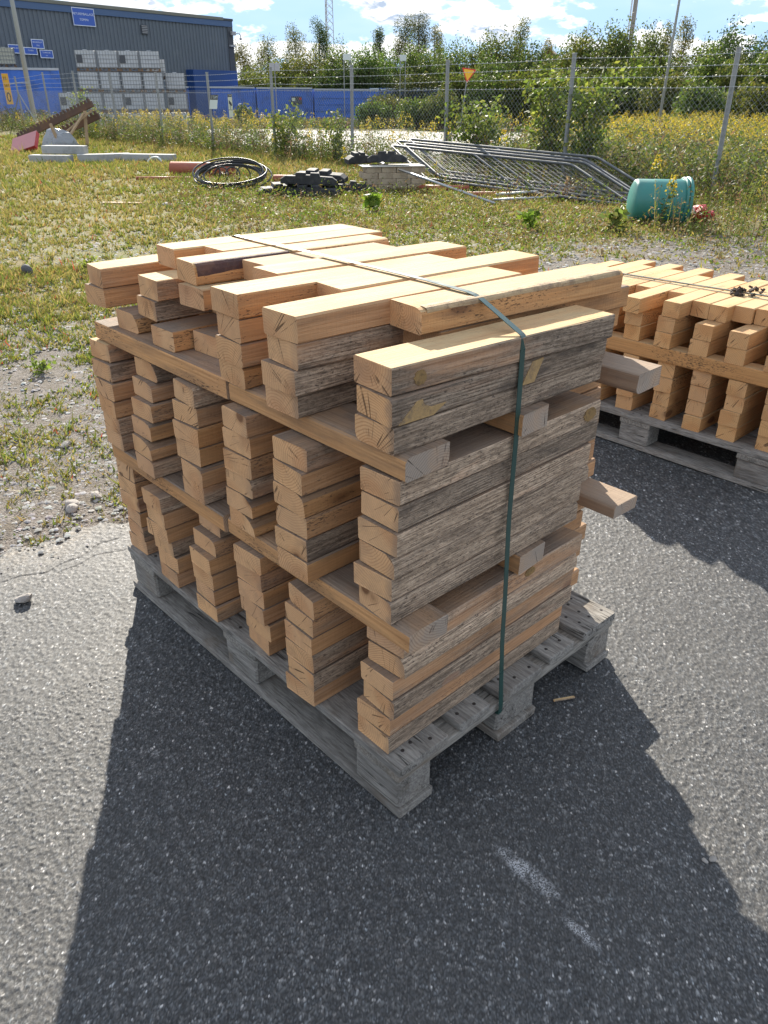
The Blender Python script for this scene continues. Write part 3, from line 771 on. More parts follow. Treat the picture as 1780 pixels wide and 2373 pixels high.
# uppermost layer, left to right
SL = -.07
T3(3, .157, .725, .968, 'leftmost timber of the uppermost layer, strap starts across it', SL, w=.094, top=.0)
T3(3, .235, .722, .871, 'second timber of the uppermost layer, end hidden behind bark-edged one', SL, w=.094, top=.0)
T3(3, .101, .660, .775, 'uppermost timber with dark bark along its edge', SL, w=.094, top=.0, wane={(-1, 1): (.016, .030)}, bark={'corner': (-1, 1), 'span': (.01, .45)})
T3(3, .218, .60, .672, 'uppermost timber with greyer top, set back beside the bark-edged one', SL, w=.097, h=.045, top=.45, tone=.7)
T3(3, .175, .722, .565, 'uppermost timber ending under a frayed patch, left of strap middle', SL, w=.100, top=.0)
T3(3, .006, .574, .462, 'uppermost timber jutting forward, orange side, fourth stack from right', SL, top=.0, tone=.75)
T3(3, .182, .757, .362, 'uppermost set-back timber ending far right with mouldy end', SL * .9, w=.094, top=.0, tone=.6)
T3(3, -.012, .560, .256, 'uppermost broad timber jutting forward beside the near corner', SL * .75, w=.099, top=.0, grey=.3, tone=.5)
T3(3, .190, .757, .152, 'uppermost timber with rounded cream wane edge under the strap', -.09, w=.094, top=.0, wane={(-1, 1): (.024, .010)}, bark={'corner': (-1, 1), 'span': (.02, .98), 'pale': True}, tone=0.)
for lv, x0, y0, sl, txt, gr in ((2, .012, .466, -.05, 'second from top', .1), (1, .010, .469, -.03, 'third from top', .3), (0, .017, .478, 0., 'lowest', 0)):
    T3(lv, x0, x0 + .58, y0, f'{txt} timber in the orange-sided top-tier pile, fourth from right', sl, grey=gr, top=.9, tone=.85, wane={(-1, 1): (.014, .014), (1, 1): (.012, .01)} if lv == 0 else None)
for lv, x0, y0, sl, txt in ((2, -.006, .262, -.05, 'second from top'), (1, -.016, .266, -.02, 'third from top'), (0, -.002, .280, 0., 'lowest')):
    T3(lv, x0, x0 + .575, y0, f'{txt} timber in the broad top-tier pile beside the near corner', sl, grey=.75 if lv < 2 else .45, top=.9, tone=.3, w=W + .002)
for lv in range(3):
    T3(lv, .185, .75, .372, 'set-back timbers inside the top tier of the front stack', 0.)
    T3(lv, .235, .832, .160 - .004 * lv, ('lowest', 'middle', 'upper')[lv] + ' set-back timber under the cream wane-edged one, top tier', -.02 * lv)
T3(2, .024, .586, .055, 'top corner timber with knot near its end, sunlit on top', -.085, w=.100, grey=.62, top=.0, tone=.5)
T3(1, .018, .595, .045, 'middle corner timber of the top tier, dark with pale sliver scars', -.04, grey=1.0, top=.85, tone=.5, w=.100, wane={(-1, 1): (.008, .006)})
T3(0, .016, .600, .043, 'bottom corner timber of the top tier with swirling grey grain', -.02, grey=1.0, top=.85, tone=.5, w=.100, wane={(1, -1): (.016, .02)})
M_KNOT = plain('resin_knot', (.26, .155, .055), .6, var=.35, scale=90, dirt=(.09, .05, .02), dirt_amt=.8, dirt_scale=60)
M_SLIVER = plain('fresh_split_wood', (.40, .255, .11), .85, var=.35, scale=120, bumpd=.002, dirt=(.22, .15, .09), dirt_amt=.8, dirt_scale=45)
def on_side(o, name, pts, mat, proud=.0009):
    """flat mark on the outer side of a timber: points in its own length/height"""
    yb = min(v.co.y for v in o.data.vertices) - proud
    n_ = len(pts); V = [(a, yb, b) for a, b in pts] + [(a, yb + .004, b) for a, b in pts]
    F = [tuple(range(n_))] + [(i, n_ + i, n_ + (i + 1) % n_, (i + 1) % n_) for i in range(n_)]
    me = mesh(name, V, F, mat); bm = bmesh.new(); bm.from_mesh(me); bmesh.ops.recalc_face_normals(bm, faces=bm.faces); bm.to_mesh(me); bm.free()
    return link(name, me, o)
def ell(cx, cz, a, b): return [(cx + a * math.cos(6.283 * k / 18) * (1 + .1 * math.sin(3 * k)), cz + b * math.sin(6.283 * k / 18) * (1 + .08 * math.cos(2 * k))) for k in range(18)]
for o in list(scene.objects):
    lb = o.get('label', '')
    if lb.startswith('top corner timber with knot'): on_side(o, 'knot', ell(-.222, -.002, .013, .013), M_KNOT)
    if lb.startswith('middle corner timber of the top tier'):
        on_side(o, 'split_scar', [(.028, -.022), (.062, -.022), (.084, .021), (.052, .019)], M_SLIVER)
        on_side(o, 'split_scar', [(-.278, -.022), (-.262, -.008), (-.238, .011), (-.226, .012), (-.222, .002), (-.205, -.006), (-.17, -.006), (-.20, -.022)], M_SLIVER)
    if lb.startswith('topmost timber of the corner column nearest the camera, middle'): on_side(o, 'knot', ell(.262, .0, .022, .015), M_KNOT)
    if lb.startswith('topmost timber of the corner column nearest the camera, lower'): on_side(o, 'knot', ell(.10, .006, .018, .010), M_KNOT)
for o in scene.objects:
    if o.get('label', '').startswith('set-back timber'): o['group'] = 'set-back timbers inside the stack'

# ------------------------------------------------------------------ pallets
M_NAIL = plain('rusty_nail', (.035, .028, .025), .7, metal=.3, var=.3)
def pallet(x, y, label, seed=1):
    """long side along Y (1.2), short side along X (.8)"""
    t = empty('pallet', (x, y, 0)); tag(t, label, 'pallet')
    r_ = random.Random(seed); Hh = .148
    def part(name, lo, hi, mat, b=.003):
        mb = MB()
        cx = [(a + c) / 2 for a, c in zip(lo, hi)]
        l2 = [a - c for a, c in zip(lo, cx)]; h2 = [a - c for a, c in zip(hi, cx)]
        mb.box(l2, h2, b)
        # splintery ends
        for v in mb.V:
            v.x += r_.uniform(-.0012, .0012); v.y += r_.uniform(-.0012, .0012); v.z += r_.uniform(-.0006, .0006)
        return mb.obj(name, mat, t, cx, (0, 0, r_.uniform(-.004, .004)))
    for a, c in ((0, .145), (.187, .287), (.3275, .4725), (.513, .613), (.655, .80)):
        part('deck_board', (a, r_.uniform(-.004, .006), .1255), (c, 1.2 + r_.uniform(-.005, .004), Hh - .0005), M_PAL_Y)
    for a in (0.004, .5275, 1.051):
        part('stringer_board', (.002, a, .1030), (.798, a + .145, .1250), M_PAL_X)
    for bx, bw in ((.004, .100), (.3275, .145), (.696, .100)):
        for by in (.006, .5285, 1.050):
            part('block', (bx + r_.uniform(0, .004), by + r_.uniform(0, .004), .0225), (bx + bw, by + .140, .1025), M_PAL_Y, .006)
    nl = MB().lathe([(.0, .0012), (.0042, .0010), (.0046, 0)], 7).me('nail', M_NAIL)
    for a, c in ((0, .145), (.187, .287), (.3275, .4725), (.513, .613), (.655, .80)):
        for by in (.03, .075, .11, .58, .63, 1.09, 1.15):
            for q in ((.3, .7) if c - a < .12 else (.22, .5, .8)):
                if r_.random() < .7: link('nail', nl, t, (a + (c - a) * q + r_.uniform(-.012, .012), by + r_.uniform(-.012, .012), Hh - .0006))
    for a, c in ((0.0, .102), (.3275, .4725), (.698, .80)):
        part('bottom_board', (a, .0, .0005), (c, 1.2, .0220), M_PAL_Y)
    return t
pallet(0, 0, 'grey weathered wooden pallet under the strapped front stack', 3)
pallet(2.10, .125, 'dark grey wooden pallet under the fresh yellow stack behind', 8)

# strap
M_STRAP = plain('green_strap', (.014, .055, .046), .32, var=.04, scale=20, spec=1.0)
def ribbon(name, pts, width, thick, mat, wdir=(1, 0, 0)):
    wd_ = Vector(wdir).normalized(); V = []; F = []
    pts = [Vector(p) for p in pts]; n = len(pts)
    for i, p in enumerate(pts):
        t = (pts[min(i + 1, n - 1)] - pts[max(i - 1, 0)]).normalized()
        nrm = t.cross(wd_).normalized()
        for s, q in ((-1, -1), (1, -1), (1, 1), (-1, 1)): V.append(p + wd_ * (s * width / 2) + nrm * (q * thick / 2))
    for i in range(n - 1):
        for k in range(4):
            j = (k + 1) % 4; F.append((i * 4 + k, i * 4 + j, i * 4 + 4 + j, i * 4 + 4 + k))
    F.append((3, 2, 1, 0)); F.append(tuple(range(4 * n - 4, 4 * n)))
    return link(name, mesh(name, V, F, mat))
st_pts = [(.316, .03, .098), (.317, -.004, .102), (.317, -.005, .125), (.318, .002, .20), (.319, .010, .30), (.319, .014, .42), (.320, .0235, .60), (.321, .0255, .775), (.321, .028, .90), (.321, .0295, .972), (.3215, .0315, .9765), (.322, .036, .979), (.327, .098, 1.004), (.330, .140, 1.0212), (.3315, .160, 1.0265), (.333, .18, 1.0285), (.345, .30, 1.0292), (.353, .48, 1.0295), (.36, .70, 1.0295), (.366, .90, 1.0290), (.369, 1.02, 1.0286), (.370, 1.036, 1.026), (.370, 1.04, 1.01), (.371, 1.10, .985), (.372, 1.19, .978), (.372, 1.204, .96), (.373, 1.208, .80), (.373, 1.206, .5), (.374, 1.204, .13), (.374, 1.2, .10), (.374, 1.15, .0985)]
tag(ribbon('strap', st_pts, .0135, .0012, M_STRAP), 'dark green plastic strap running over the front stack', 'strap')

# ------------------------------------------------------------------ second stack
W2, H2 = .075, .062
X2 = 2.13
cols2 = [(1.236, 'ninth'), (1.082, 'eighth'), (.928, 'seventh'), (.768, 'sixth'), (.607, 'fifth'), (.453, 'fourth'), (.305, 'third'), (.152, 'second')]
names2 = ['leftmost', 'second', 'third', 'fourth', 'fifth', 'sixth', 'seventh', 'eighth']
G2 = 'timbers of the fresh yellow stack behind'
def t2(x0, x1, y0, z0, label, group=G2, **kw):
    r_ = random.Random(int(y0 * 1000) + int(z0 * 7000))
    kw.setdefault('top', .15); kw.setdefault('tone', r_.uniform(.0, .5)); kw.setdefault('grey', 0.0)
    return timber(x0 + r_.uniform(-.008, .008), x1 + r_.uniform(-.012, .012), y0 + r_.uniform(-.003, .003), z0, W2 + r_.uniform(-.001, .001), H2 - .0016, mat=M_TIMBER2, label=label, group=group, slope=r_.uniform(-.008, .008), **kw)
vis = {3: 'first', 4: 'second', 5: 'third', 6: 'fourth', 7: 'fifth'}
O4 = ['lowest', 'second lowest', 'second highest', 'topmost']; O3 = ['lowest', 'middle', 'topmost']
for ci, (y0, _) in enumerate(cols2):
    hid = ci < 3
    for k in range(4):
        lb = 'timbers of the yellow stack hidden behind the front stack' if hid else f'{O4[k]} yellow timber, {vis[ci]} visible column, lower tier of rear stack'
        t2(X2, X2 + .60, y0 - .004 * k * 0, .148 + H2 * k, lb, 'hidden timbers of the yellow stack' if hid else G2)
    dy = (0.018, .017, .016, .015, .03, .03, .03, .03)[ci]
    for k in range(2):
        lb = 'timbers of the yellow stack hidden behind the front stack' if hid else f'{["lower", "upper"][k]} yellow timber, {vis[ci]} visible column, upper tier of rear stack'
        t2(X2 - .005, X2 + .60, y0 + dy, .455 + H2 * k, lb, 'hidden timbers of the yellow stack' if hid else G2)
for y0, nm in ((1.16, 'a'), (1.01, 'b'), (.862, 'c'), (.704, 'd')):
    for k in range(2):
        t2(X2 + .16, X2 + .72, y0, .455 + H2 * k, 'set-back timbers inside the upper tier of the yellow stack', 'set-back timbers of the yellow stack')
zt = .455 + 2 * H2
for x0, x1, y0, lb in ((2.13, 2.70, 1.236, 'top layer timbers of the yellow stack hidden by the front stack'), (2.29, 2.83, 1.150, 'first set-back top timber of the yellow stack, nearest the front stack'), (2.13, 2.72, 1.085, 'top layer timbers of the yellow stack hidden by the front stack'),
        (2.29, 2.838, 1.005, 'second set-back top timber of the yellow stack'), (2.13, 2.71, .930, 'top layer timbers of the yellow stack hidden by the front stack'), (2.29, 2.86, .853, 'third set-back top timber of the yellow stack'),
        (2.085, 2.68, .778, 'yellow top timber jutting forward, first in front of the rear strap'), (2.29, 2.85, .700, 'fourth set-back top timber of the yellow stack'), (2.13, 2.72, .624, 'second forward top timber of the yellow stack'),
        (2.205, 2.79, .548, 'greyish top timber of the yellow stack with bark edge'), (2.20, 2.77, .472, 'top timber of the yellow stack under the dark crumbs'), (2.255, 2.80, .397, 'orange top timber of the yellow stack past the crumbs'), (2.275, 2.82, .321, 'second orange top timber past the crumbs, yellow stack'), (2.27, 2.8, .245, 'third orange top timber past the crumbs, yellow stack'), (2.25, 2.8, .169, 'rightmost top timbers of the yellow stack')):
    hid = 'hidden' in lb
    t2(x0, x1, y0, zt, lb, 'hidden timbers of the yellow stack' if hid else G2, top=0.0, tone=.7 if 'orange' in lb else .1)
for x0, lb in ((2.122, 'front batten of the yellow stack under its upper tier'), (2.40, 'middle battens of the yellow stack'), (2.66, 'rear batten of the yellow stack under its upper tier')):
    timber(.10, 1.32, x0, .3965, .078, .0575, along='y', mat=M_TIMBER2, top=.15, grey=0., tone=.3, label=lb, group='battens of the yellow stack', name='cross_batten')
tag(ribbon('strap', [(2.46, .122, .10), (2.462, .115, .20), (2.48, .118, .62), (2.482, .126, .6415), (2.50, .45, .6425), (2.47, .80, .6425), (2.452, 1.07, .6425), (2.44, 1.31, .6415), (2.438, 1.318, .62), (2.43, 1.32, .12)], .012, .0012, M_STRAP), 'thin green strap across the yellow stack, further of two', 'strap', 'straps of the yellow stack')
tag(ribbon('strap', [(2.40, .122, .10), (2.402, .115, .20), (2.42, .118, .62), (2.422, .126, .6415), (2.432, .45, .6420), (2.424, .80, .6420), (2.415, 1.07, .6420), (2.405, 1.31, .6415), (2.40, 1.318, .62), (2.40, 1.32, .12)], .006, .0012, M_STRAP), 'thin green strap across the yellow stack, nearer of two', 'strap', 'straps of the yellow stack')

# ------------------------------------------------------------------ leaf and metal materials
def leaf_mat(name, trans=.45, rough=.55):
    m, nt, b, out = new_mat(name)
    a = nt.node('ShaderNodeVertexColor'); a.layer_name = 'tint'
    nt.put(b.inputs['Base Color'], a.outputs[0]); b.inputs['Roughness'].default_value = rough
    b.inputs['Specular IOR Level'].default_value = .35
    tr = nt.node('ShaderNodeBsdfTranslucent')
    nt.put(tr.inputs[0], nt.mix(.35, a.outputs[0], nt.mix(1.0, a.outputs[0], (1.5, 1.45, .7), 'MULTIPLY')))
    ms = nt.node('ShaderNodeMixShader'); ms.inputs[0].default_value = trans
    nt.l.new(b.outputs[0], ms.inputs[1]); nt.l.new(tr.outputs[0], ms.inputs[2]); nt.l.new(ms.outputs[0], out.inputs[0])
    return m
M_LEAF = leaf_mat('leaf', .40, .6)
M_GRASS = leaf_mat('grass_blade', .4, .6)
M_STEM = plain('woody_stem', (.12, .085, .055), .85, var=.3, scale=20)
M_GALV = plain('galvanised_steel', (.36, .37, .38), .42, metal=.75, var=.18, scale=14)
M_GALV_DULL = plain('dull_galvanised_post', (.27, .275, .275), .6, metal=.35, var=.2, scale=9)

def diamonds(C, D, N, L, Wd):
    """leaf quads: centre C, direction D, side N (both unit), length L, width Wd"""
    L = L[:, None]; Wd = Wd[:, None]
    a = C - D * L * .5; b = C + N * Wd * .5 - D * L * .05; c = C + D * L * .5; d = C - N * Wd * .5 - D * L * .05
    n = len(C)
    V = np.stack([a, b, c, d], 1).reshape(-1, 3)
    return V, np.arange(4 * n).reshape(n, 4)
def unit(v): return v / np.maximum(np.linalg.norm(v, axis=-1, keepdims=True), 1e-9)
def rand_dirs(n, up=0.0, rg=npr):
    v = rg.normal(size=(n, 3)); v[:, 2] = v[:, 2] * .8 + up
    return unit(v)
def leaves(C, L, Wd, up, cols, rg=npr):
    n = len(C); D = rand_dirs(n, up, rg); t = rg.normal(size=(n, 3)); S = unit(np.cross(D, t))
    V, F = diamonds(C, D, S, L, Wd)
    return V, F, np.repeat(np.concatenate([cols, np.ones((n, 1))], 1), 4, 0)
def pal_cols(n, pal, rg=npr, jit=.18):
    pal = np.array(pal); c = pal[rg.integers(0, len(pal), n)]
    return np.clip(c * (1 + rg.normal(0, jit, (n, 1))) * (1 + rg.normal(0, .05, (n, 3))), .004, .95)
class Cloud:
    def __init__(s): s.V = []; s.F = []; s.C = []; s.n = 0
    def add(s, V, F, C): s.V.append(V); s.F.append(F + s.n); s.C.append(C); s.n += len(V)
    def me(s, name, mat): return np_mesh(name, np.concatenate(s.V), np.concatenate(s.F), mat, attr=('tint', np.concatenate(s.C)))
def strips(P0, P1, w, cols, rg=npr):
    """thin flat stems from P0 to P1"""
    n = len(P0); D = unit(P1 - P0); S = unit(np.cross(D, rg.normal(size=(n, 3)))) * (w[:, None] * .5)
    V = np.stack([P0 - S, P0 + S, P1 + S * .5, P1 - S * .5], 1).reshape(-1, 3)
    return V, np.arange(4 * n).reshape(n, 4), np.repeat(np.concatenate([cols, np.ones((n, 1))], 1), 4, 0)

# ------------------------------------------------------------------ gravel, moss and grass of the yard
GREENS = [(.13, .17, .030), (.17, .20, .035), (.21, .20, .045), (.10, .14, .03)]
DRYS = [(.30, .235, .09), (.26, .20, .075), (.33, .27, .12), (.22, .20, .06)]
def wedge_points(n, d0, d1, a0, a1, rg, power=1.0):
    """random yard points between two distances from the viewing spot"""
    d = d0 + (d1 - d0) * rg.random(n) ** power
    a = R(a0) + (R(a1) - R(a0)) * rg.random(n)
    return CAMP[0] + d * np.cos(a), CAMP[1] + d * np.sin(a), d
def yard_ok(x, y): return (y > edge_y(x) + .03 + .03 * np.sin(x * 19)) & (x < 13.5)
def build_gravel():
    rg = np.random.default_rng(5)
    x, y, d = wedge_points(42000, 2.0, 9.5, 8, 84, rg, 1.2)
    dd = y - edge_y(x); k = (dd > -.02 + .03 * np.sin(x * 19)) & (x < 13.5) | ((dd > -.16) & (rg.random(len(x)) < .05)); x, y, d = x[k], y[k], d[k]
    n = len(x); s = (.0035 + .009 * rg.random(n) ** 3) * (.75 + d * .09)
    z = np.where(y < edge_y(x), -.001, terr(x, y))
    base = np.array([(1, 0, 0), (0, 1, 0), (-1, 0, 0), (0, -1, 0), (0, 0, .75), (.75, .7, .35), (-.7, .75, .3), (-.7, -.72, .35), (.72, -.7, .3)], float)
    faces = np.array([(0, 5, 4), (5, 1, 4), (1, 6, 4), (6, 2, 4), (2, 7, 4), (7, 3, 4), (3, 8, 4), (8, 0, 4)])
    th = rg.random(n) * 6.28; ca, sa = np.cos(th), np.sin(th)
    B = base[None] * (1 + rg.normal(0, .16, (n, 9, 3))) * (s[:, None, None] * np.stack([1 + .3 * rg.random(n), np.ones(n), .6 + .4 * rg.random(n)], -1)[:, None, :])
    X = B[..., 0] * ca[:, None] - B[..., 1] * sa[:, None]; Y = B[..., 0] * sa[:, None] + B[..., 1] * ca[:, None]
    V = np.stack([X + x[:, None], Y + y[:, None], B[..., 2] + z[:, None] - .001], -1).reshape(-1, 3)
    F = (faces[None] + 9 * np.arange(n)[:, None, None]).reshape(-1, 3)
    g = .10 + .20 * rg.random(n); hue = rg.normal(0, .04, (n, 3)) + np.array([.01, 0, -.012])
    c = np.clip(g[:, None] * (1 + hue), .03, .7)
    C = np.repeat(np.concatenate([c, np.ones((n, 1))], 1), 9, 0)
    m, nt, b, out = new_mat('gravel_stone')
    a = nt.node('ShaderNodeVertexColor'); a.layer_name = 'tint'
    nt.put(b.inputs['Base Color'], a.outputs[0]); b.inputs['Roughness'].default_value = .85
    o = link('gravel', np_mesh('gravel', V, F, m, attr=('tint', C)))
    tag(o, 'loose grey gravel scattered over the yard beyond the asphalt', 'gravel', kind='stuff')
build_gravel()
def build_grass():
    rg = np.random.default_rng(8)
    cl = Cloud()
    x, y, d = wedge_points(105000, 2.4, 34, 10, 82, rg, .85)
    x2, y2, d2 = wedge_points(30000, 2.4, 7.5, 52, 82, rg, .9); x = np.concatenate([x, x2]); y = np.concatenate([y, y2]); d = np.concatenate([d, d2])
    dist = .72 * y + .42 * x
    cov = .09 + smooth01((dist - 1.4) / 4.8) * .62 + .34 * fbm(x, y, 2.6, 21) + .16 * fbm(x, y, 9, 22)
    bare = smooth01((x - 3.2) / 1.5) * (1 - smooth01((y - 3.2 - .5 * fbm(x, y, .9, 3)) / 1.4))
    k = yard_ok(x, y) & (rg.random(len(x)) < np.clip(cov + .06, .03, 1)) & (rg.random(len(x)) > bare * .75)
    x, y, d, dist = x[k], y[k], d[k], dist[k]
    nb = 6
    n = len(x)
    rad = .012 + .03 * rg.random(n)
    hh = (.009 + .016 * rg.random(n)) * (1 + .16 * np.clip(d - 3, 0, 17))
    tall = rg.random(n) < .04; hh = np.where(tall, hh * 2.2, hh)
    X = np.repeat(x, nb); Y = np.repeat(y, nb); Hh = np.repeat(hh, nb) * (.5 + rg.random(n * nb)); Rd = np.repeat(rad, nb)
    a = rg.random(n * nb) * 6.28; q = Rd * np.sqrt(rg.random(n * nb))
    px, py = X + q * np.cos(a), Y + q * np.sin(a)
    P0 = np.stack([px, py, terr(px, py) - .004], -1)
    lean = rg.normal(0, .6, (n * nb, 2))
    P1 = P0 + np.stack([lean[:, 0] * Hh, lean[:, 1] * Hh, Hh], -1)
    S = unit(np.stack([rg.normal(size=n * nb), rg.normal(size=n * nb), np.zeros(n * nb)], -1)) * (.0022 + .0011 * np.repeat(d, nb) ** .8)[:, None]
    V = np.stack([P0 - S, P0 + S, P1], 1).reshape(-1, 3); F = np.arange(3 * len(P0)).reshape(-1, 3)
    dry = np.clip(.52 + .32 * fbm(x, y, 1.5, 31) + .12 * rg.normal(size=n), 0, 1)
    isdry = rg.random(n * nb) < np.repeat(dry, nb)
    c = np.where(isdry[:, None], pal_cols(n * nb, DRYS, rg), pal_cols(n * nb, GREENS, rg))
    red = rg.random(n * nb) < .012; c[red] = np.array([.34, .07, .05])
    C = np.repeat(np.concatenate([c, np.ones((len(c), 1))], 1), 3, 0)
    cl.add(V, F, C)
    o = link('yard_grass', cl.me('yard_grass', M_GRASS))
    tag(o, 'patchy yellow-green grass and moss covering the yard', 'grass', kind='stuff')
    # dead stems and twigs lying about
    n = 1500; x, y, d = wedge_points(n, 2.6, 11, 20, 82, rg, .8); k = yard_ok(x, y); x, y = x[k], y[k]; n = len(x)
    a = rg.random(n) * 6.28; ln = .02 + .07 * rg.random(n) ** 2; z = terr(x, y) + .008
    P0 = np.stack([x, y, z], -1); P1 = P0 + np.stack([np.cos(a) * ln, np.sin(a) * ln, rg.random(n) * .02], -1)
    cl3 = Cloud(); cl3.add(*strips(P0, P1, .003 + .003 * rg.random(n), pal_cols(n, [(.20, .14, .08), (.30, .24, .15), (.12, .08, .05)], rg), rg))
    tag(link('dead_stems', cl3.me('dead_stems', M_GRASS)), 'dead stems and twigs littering the gravel and grass', 'litter', kind='stuff')
    # broad-leaved ground weeds, mostly nearer the junk row
    cl2 = Cloud()
    x, y, d = wedge_points(2600, 7.5, 16, 18, 62, rg, .9)
    k = yard_ok(x, y) & (x > 4.3) & (x < 11.2) & ((y > 3.5) | (rg.random(2600) < .4)); x, y = x[k], y[k]
    n = len(x); nl = 16
    X = np.repeat(x, nl); Y = np.repeat(y, nl); hgt = np.repeat(.06 + .22 * rg.random(n) ** 2, nl)
    sp = np.repeat(.05 + .10 * rg.random(n), nl)
    Cn = np.stack([X + rg.normal(0, 1, n * nl) * sp, Y + rg.normal(0, 1, n * nl) * sp, terr(X, Y) + hgt * rg.random(n * nl)], -1)
    pc = np.repeat(rg.integers(0, 3, n), nl)
    pals = [pal_cols(n * nl, [(.10, .16, .025), (.14, .19, .03)], rg), pal_cols(n * nl, [(.16, .17, .035), (.19, .17, .05)], rg), pal_cols(n * nl, [(.13, .085, .05), (.18, .12, .07)], rg)]
    cc = np.where((pc == 0)[:, None], pals[0], np.where((pc == 1)[:, None], pals[1], pals[2]))
    V, F, C = leaves(Cn, .02 + .045 * rg.random(n * nl), .008 + .016 * rg.random(n * nl), .35, cc, rg)
    cl2.add(V, F, C)
    tag(link('ground_weeds', cl2.me('ground_weeds', M_LEAF)), 'low leafy weeds and withered stalks among the junk', 'weeds', kind='stuff')
build_grass()

# loose stones that can be told apart
M_STONE = plain('stone', (.30, .275, .25), .85, var=.25, scale=18, bumpd=.006)
def stone(x, y, s, label, seed, flat=.62):
    bm = bmesh.new(); bmesh.ops.create_icosphere(bm, subdivisions=2, radius=1.0)
    r_ = random.Random(seed); ax = [Vector((r_.uniform(-1, 1), r_.uniform(-1, 1), r_.uniform(-1, 1))).normalized() for _ in range(7)]
    for v in bm.verts:
        for a in ax:
            dd = v.co.dot(a)
            if dd > .62: v.co -= a * (dd - .62) * .8
        v.co = Vector((v.co.x * s * 1.25, v.co.y * s, v.co.z * s * flat))
    me = bpy.data.meshes.new('stone'); bm.to_mesh(me); bm.free(); me.materials.append(M_STONE)
    zz = 0.0 if y < edge_y(x) else float(terr(x, y))
    o = link('stone', me, None, (x, y, zz + s * flat * .55), (r_.uniform(-.2, .2), r_.uniform(-.2, .2), r_.uniform(0, 6)))
    tag(o, label, 'stone'); return o
stone(-.285, 1.35, .024, 'lone pale stone on the sunlit asphalt at the left', 1)
stone(.085, 1.885, .028, 'rear of two round stones touching, beside the gravel edge', 2)
stone(.075, 1.845, .024, 'front of two round stones touching, beside the gravel edge', 3)
stone(.185, 1.885, .023, 'rounded stone just right of the touching pair', 4)
stone(.30, 2.45, .028, 'flat stone in the gravel further back at the left', 5)
dst = stone(1.50, 6.10, .050, 'dark upright stone in the grass beyond the stack', 6, 1.1)
dst.data.materials[0] = plain('dark_stone', (.09, .09, .095), .85, var=.25, scale=18, bumpd=.006)
stone(.40, -.50, .008, 'small pale pebbles in the stack shadow at lower right', 8)
stone(.385, -.49, .006, 'small pale pebbles in the stack shadow at lower right', 9)
for o in list(scene.objects):
    if o.get('label', '').startswith('small pale pebbles'): o['group'] = 'pebbles in the shadow'
tag(MB().box((-.03, -.004, 0), (.03, .004, .004), .0015).obj('wood_splinter', M_TIMBER2, None, (.565, -.02, .001), (0, .05, -.45)), 'thin wood splinter on the asphalt beside the pallet', 'splinter')

# ------------------------------------------------------------------ fence
FP = [(12.20, 34.9, 1.95), (12.11, 31.87, 2.05), (12.03, 28.97, 2.05), (11.94, 25.93, 1.96), (11.85, 22.76, 1.92), (11.77, 19.77, 1.87), (11.68, 16.70, 1.93), (11.60, 13.62, 1.91), (11.51, 10.67, 1.93), (11.43, 7.76, 1.96), (11.35, 4.96, 1.95), (11.28, 2.1, 1.95), (12.28, 37.9, 1.95)]
FP = sorted(FP, key=lambda p: p[1])
M_WIRE = plain('galvanised_wire', (.42, .43, .44), .5, metal=.5, var=.1)
M_FABRIC = plain('chain_link_wire', (.25, .26, .26), .6, metal=.3, var=.1)
fence = empty('chain_link_fence', (11.35, 4.96, 0)); tag(fence, 'grey chain-link fence topped with barbed wire beyond the yard', 'fence')
fo = Vector((11.35, 4.96, 0))
MESH_TOP = 1.46
for i, (x, y, zt_) in enumerate(FP):
    mb = MB()
    gz = float(ground_z(x, y))
    mb.box((-.028, -.028, -.05), (.028, .028, zt_ - gz), .006)
    p = mb.obj('post', M_GALV_DULL, fence, Vector((x, y, gz)) - fo, (R(rnd.uniform(-.8, .8)), R(rnd.uniform(-.8, .8)), rnd.uniform(-.1, .1)))
    cb = MB(); cb.box((-.034, -.034, zt_ - gz), (.034, .034, zt_ - gz + .012), .004)
    cb.obj('post_cap', M_GALV, p)
for i in range(len(FP) - 1):
    a = Vector(FP[i]); b = Vector(FP[i + 1])
    a0 = Vector((a.x, a.y, 0)); b0 = Vector((b.x, b.y, 0)); L = (b0 - a0).length; dr = (b0 - a0) / L
    mb = MB(); w = .085; hgt = MESH_TOP - .06
    k = -int(hgt / w) - 1
    while k * w < L:
        for sgn in (1, -1):
            s0, z0_, s1, z1_ = (k * w, 0., k * w + hgt, hgt) if sgn > 0 else (k * w, hgt, k * w + hgt, 0.)
            if s0 < 0: z0_ += sgn * (-s0); s0 = 0
            if s1 > L: z1_ -= sgn * (s1 - L); s1 = L
            if s1 - s0 > .02: mb.tube([a0 + dr * s0 + Vector((0, 0, z0_ + .06)), a0 + dr * s1 + Vector((0, 0, z1_ + .06))], .0021, 3, False)
        k += 1
    for v in mb.V: v -= fo
    for v in mb.V: v.x -= .034
    mb.obj('mesh_panel', M_FABRIC, fence)
    for j, dz in enumerate((-.06, -.20, -.34, -.475)):
        mb = MB(); pts = []
        for q in range(13):
            t = q / 12; pts.append(a.lerp(b, t) + Vector((-.03, 0, dz - .05 * t * (1 - t) * (1 + .4 * math.sin(j * 2.1 + i)))) - fo)
        mb.tube(pts, .0036, 3, False)
        for q in range(1, 26):
            t = q / 26; c = a.lerp(b, t) + Vector((-.03, 0, dz - .05 * t * (1 - t))) - fo
            mb.tube([c + Vector((.012, .004, .014)), c - Vector((.012, .004, .014))], .0028, 3, False)
        mb.obj('barbed_wire', M_WIRE, fence)
# braced corner post at the far left
for s in (-1, 1):
    MB().tube([Vector((12.20, 34.9 + s * 1.7, .03)) - fo, Vector((12.20, 34.9, 1.35)) - fo], .024, 6).obj('brace', M_GALV_DULL, fence)

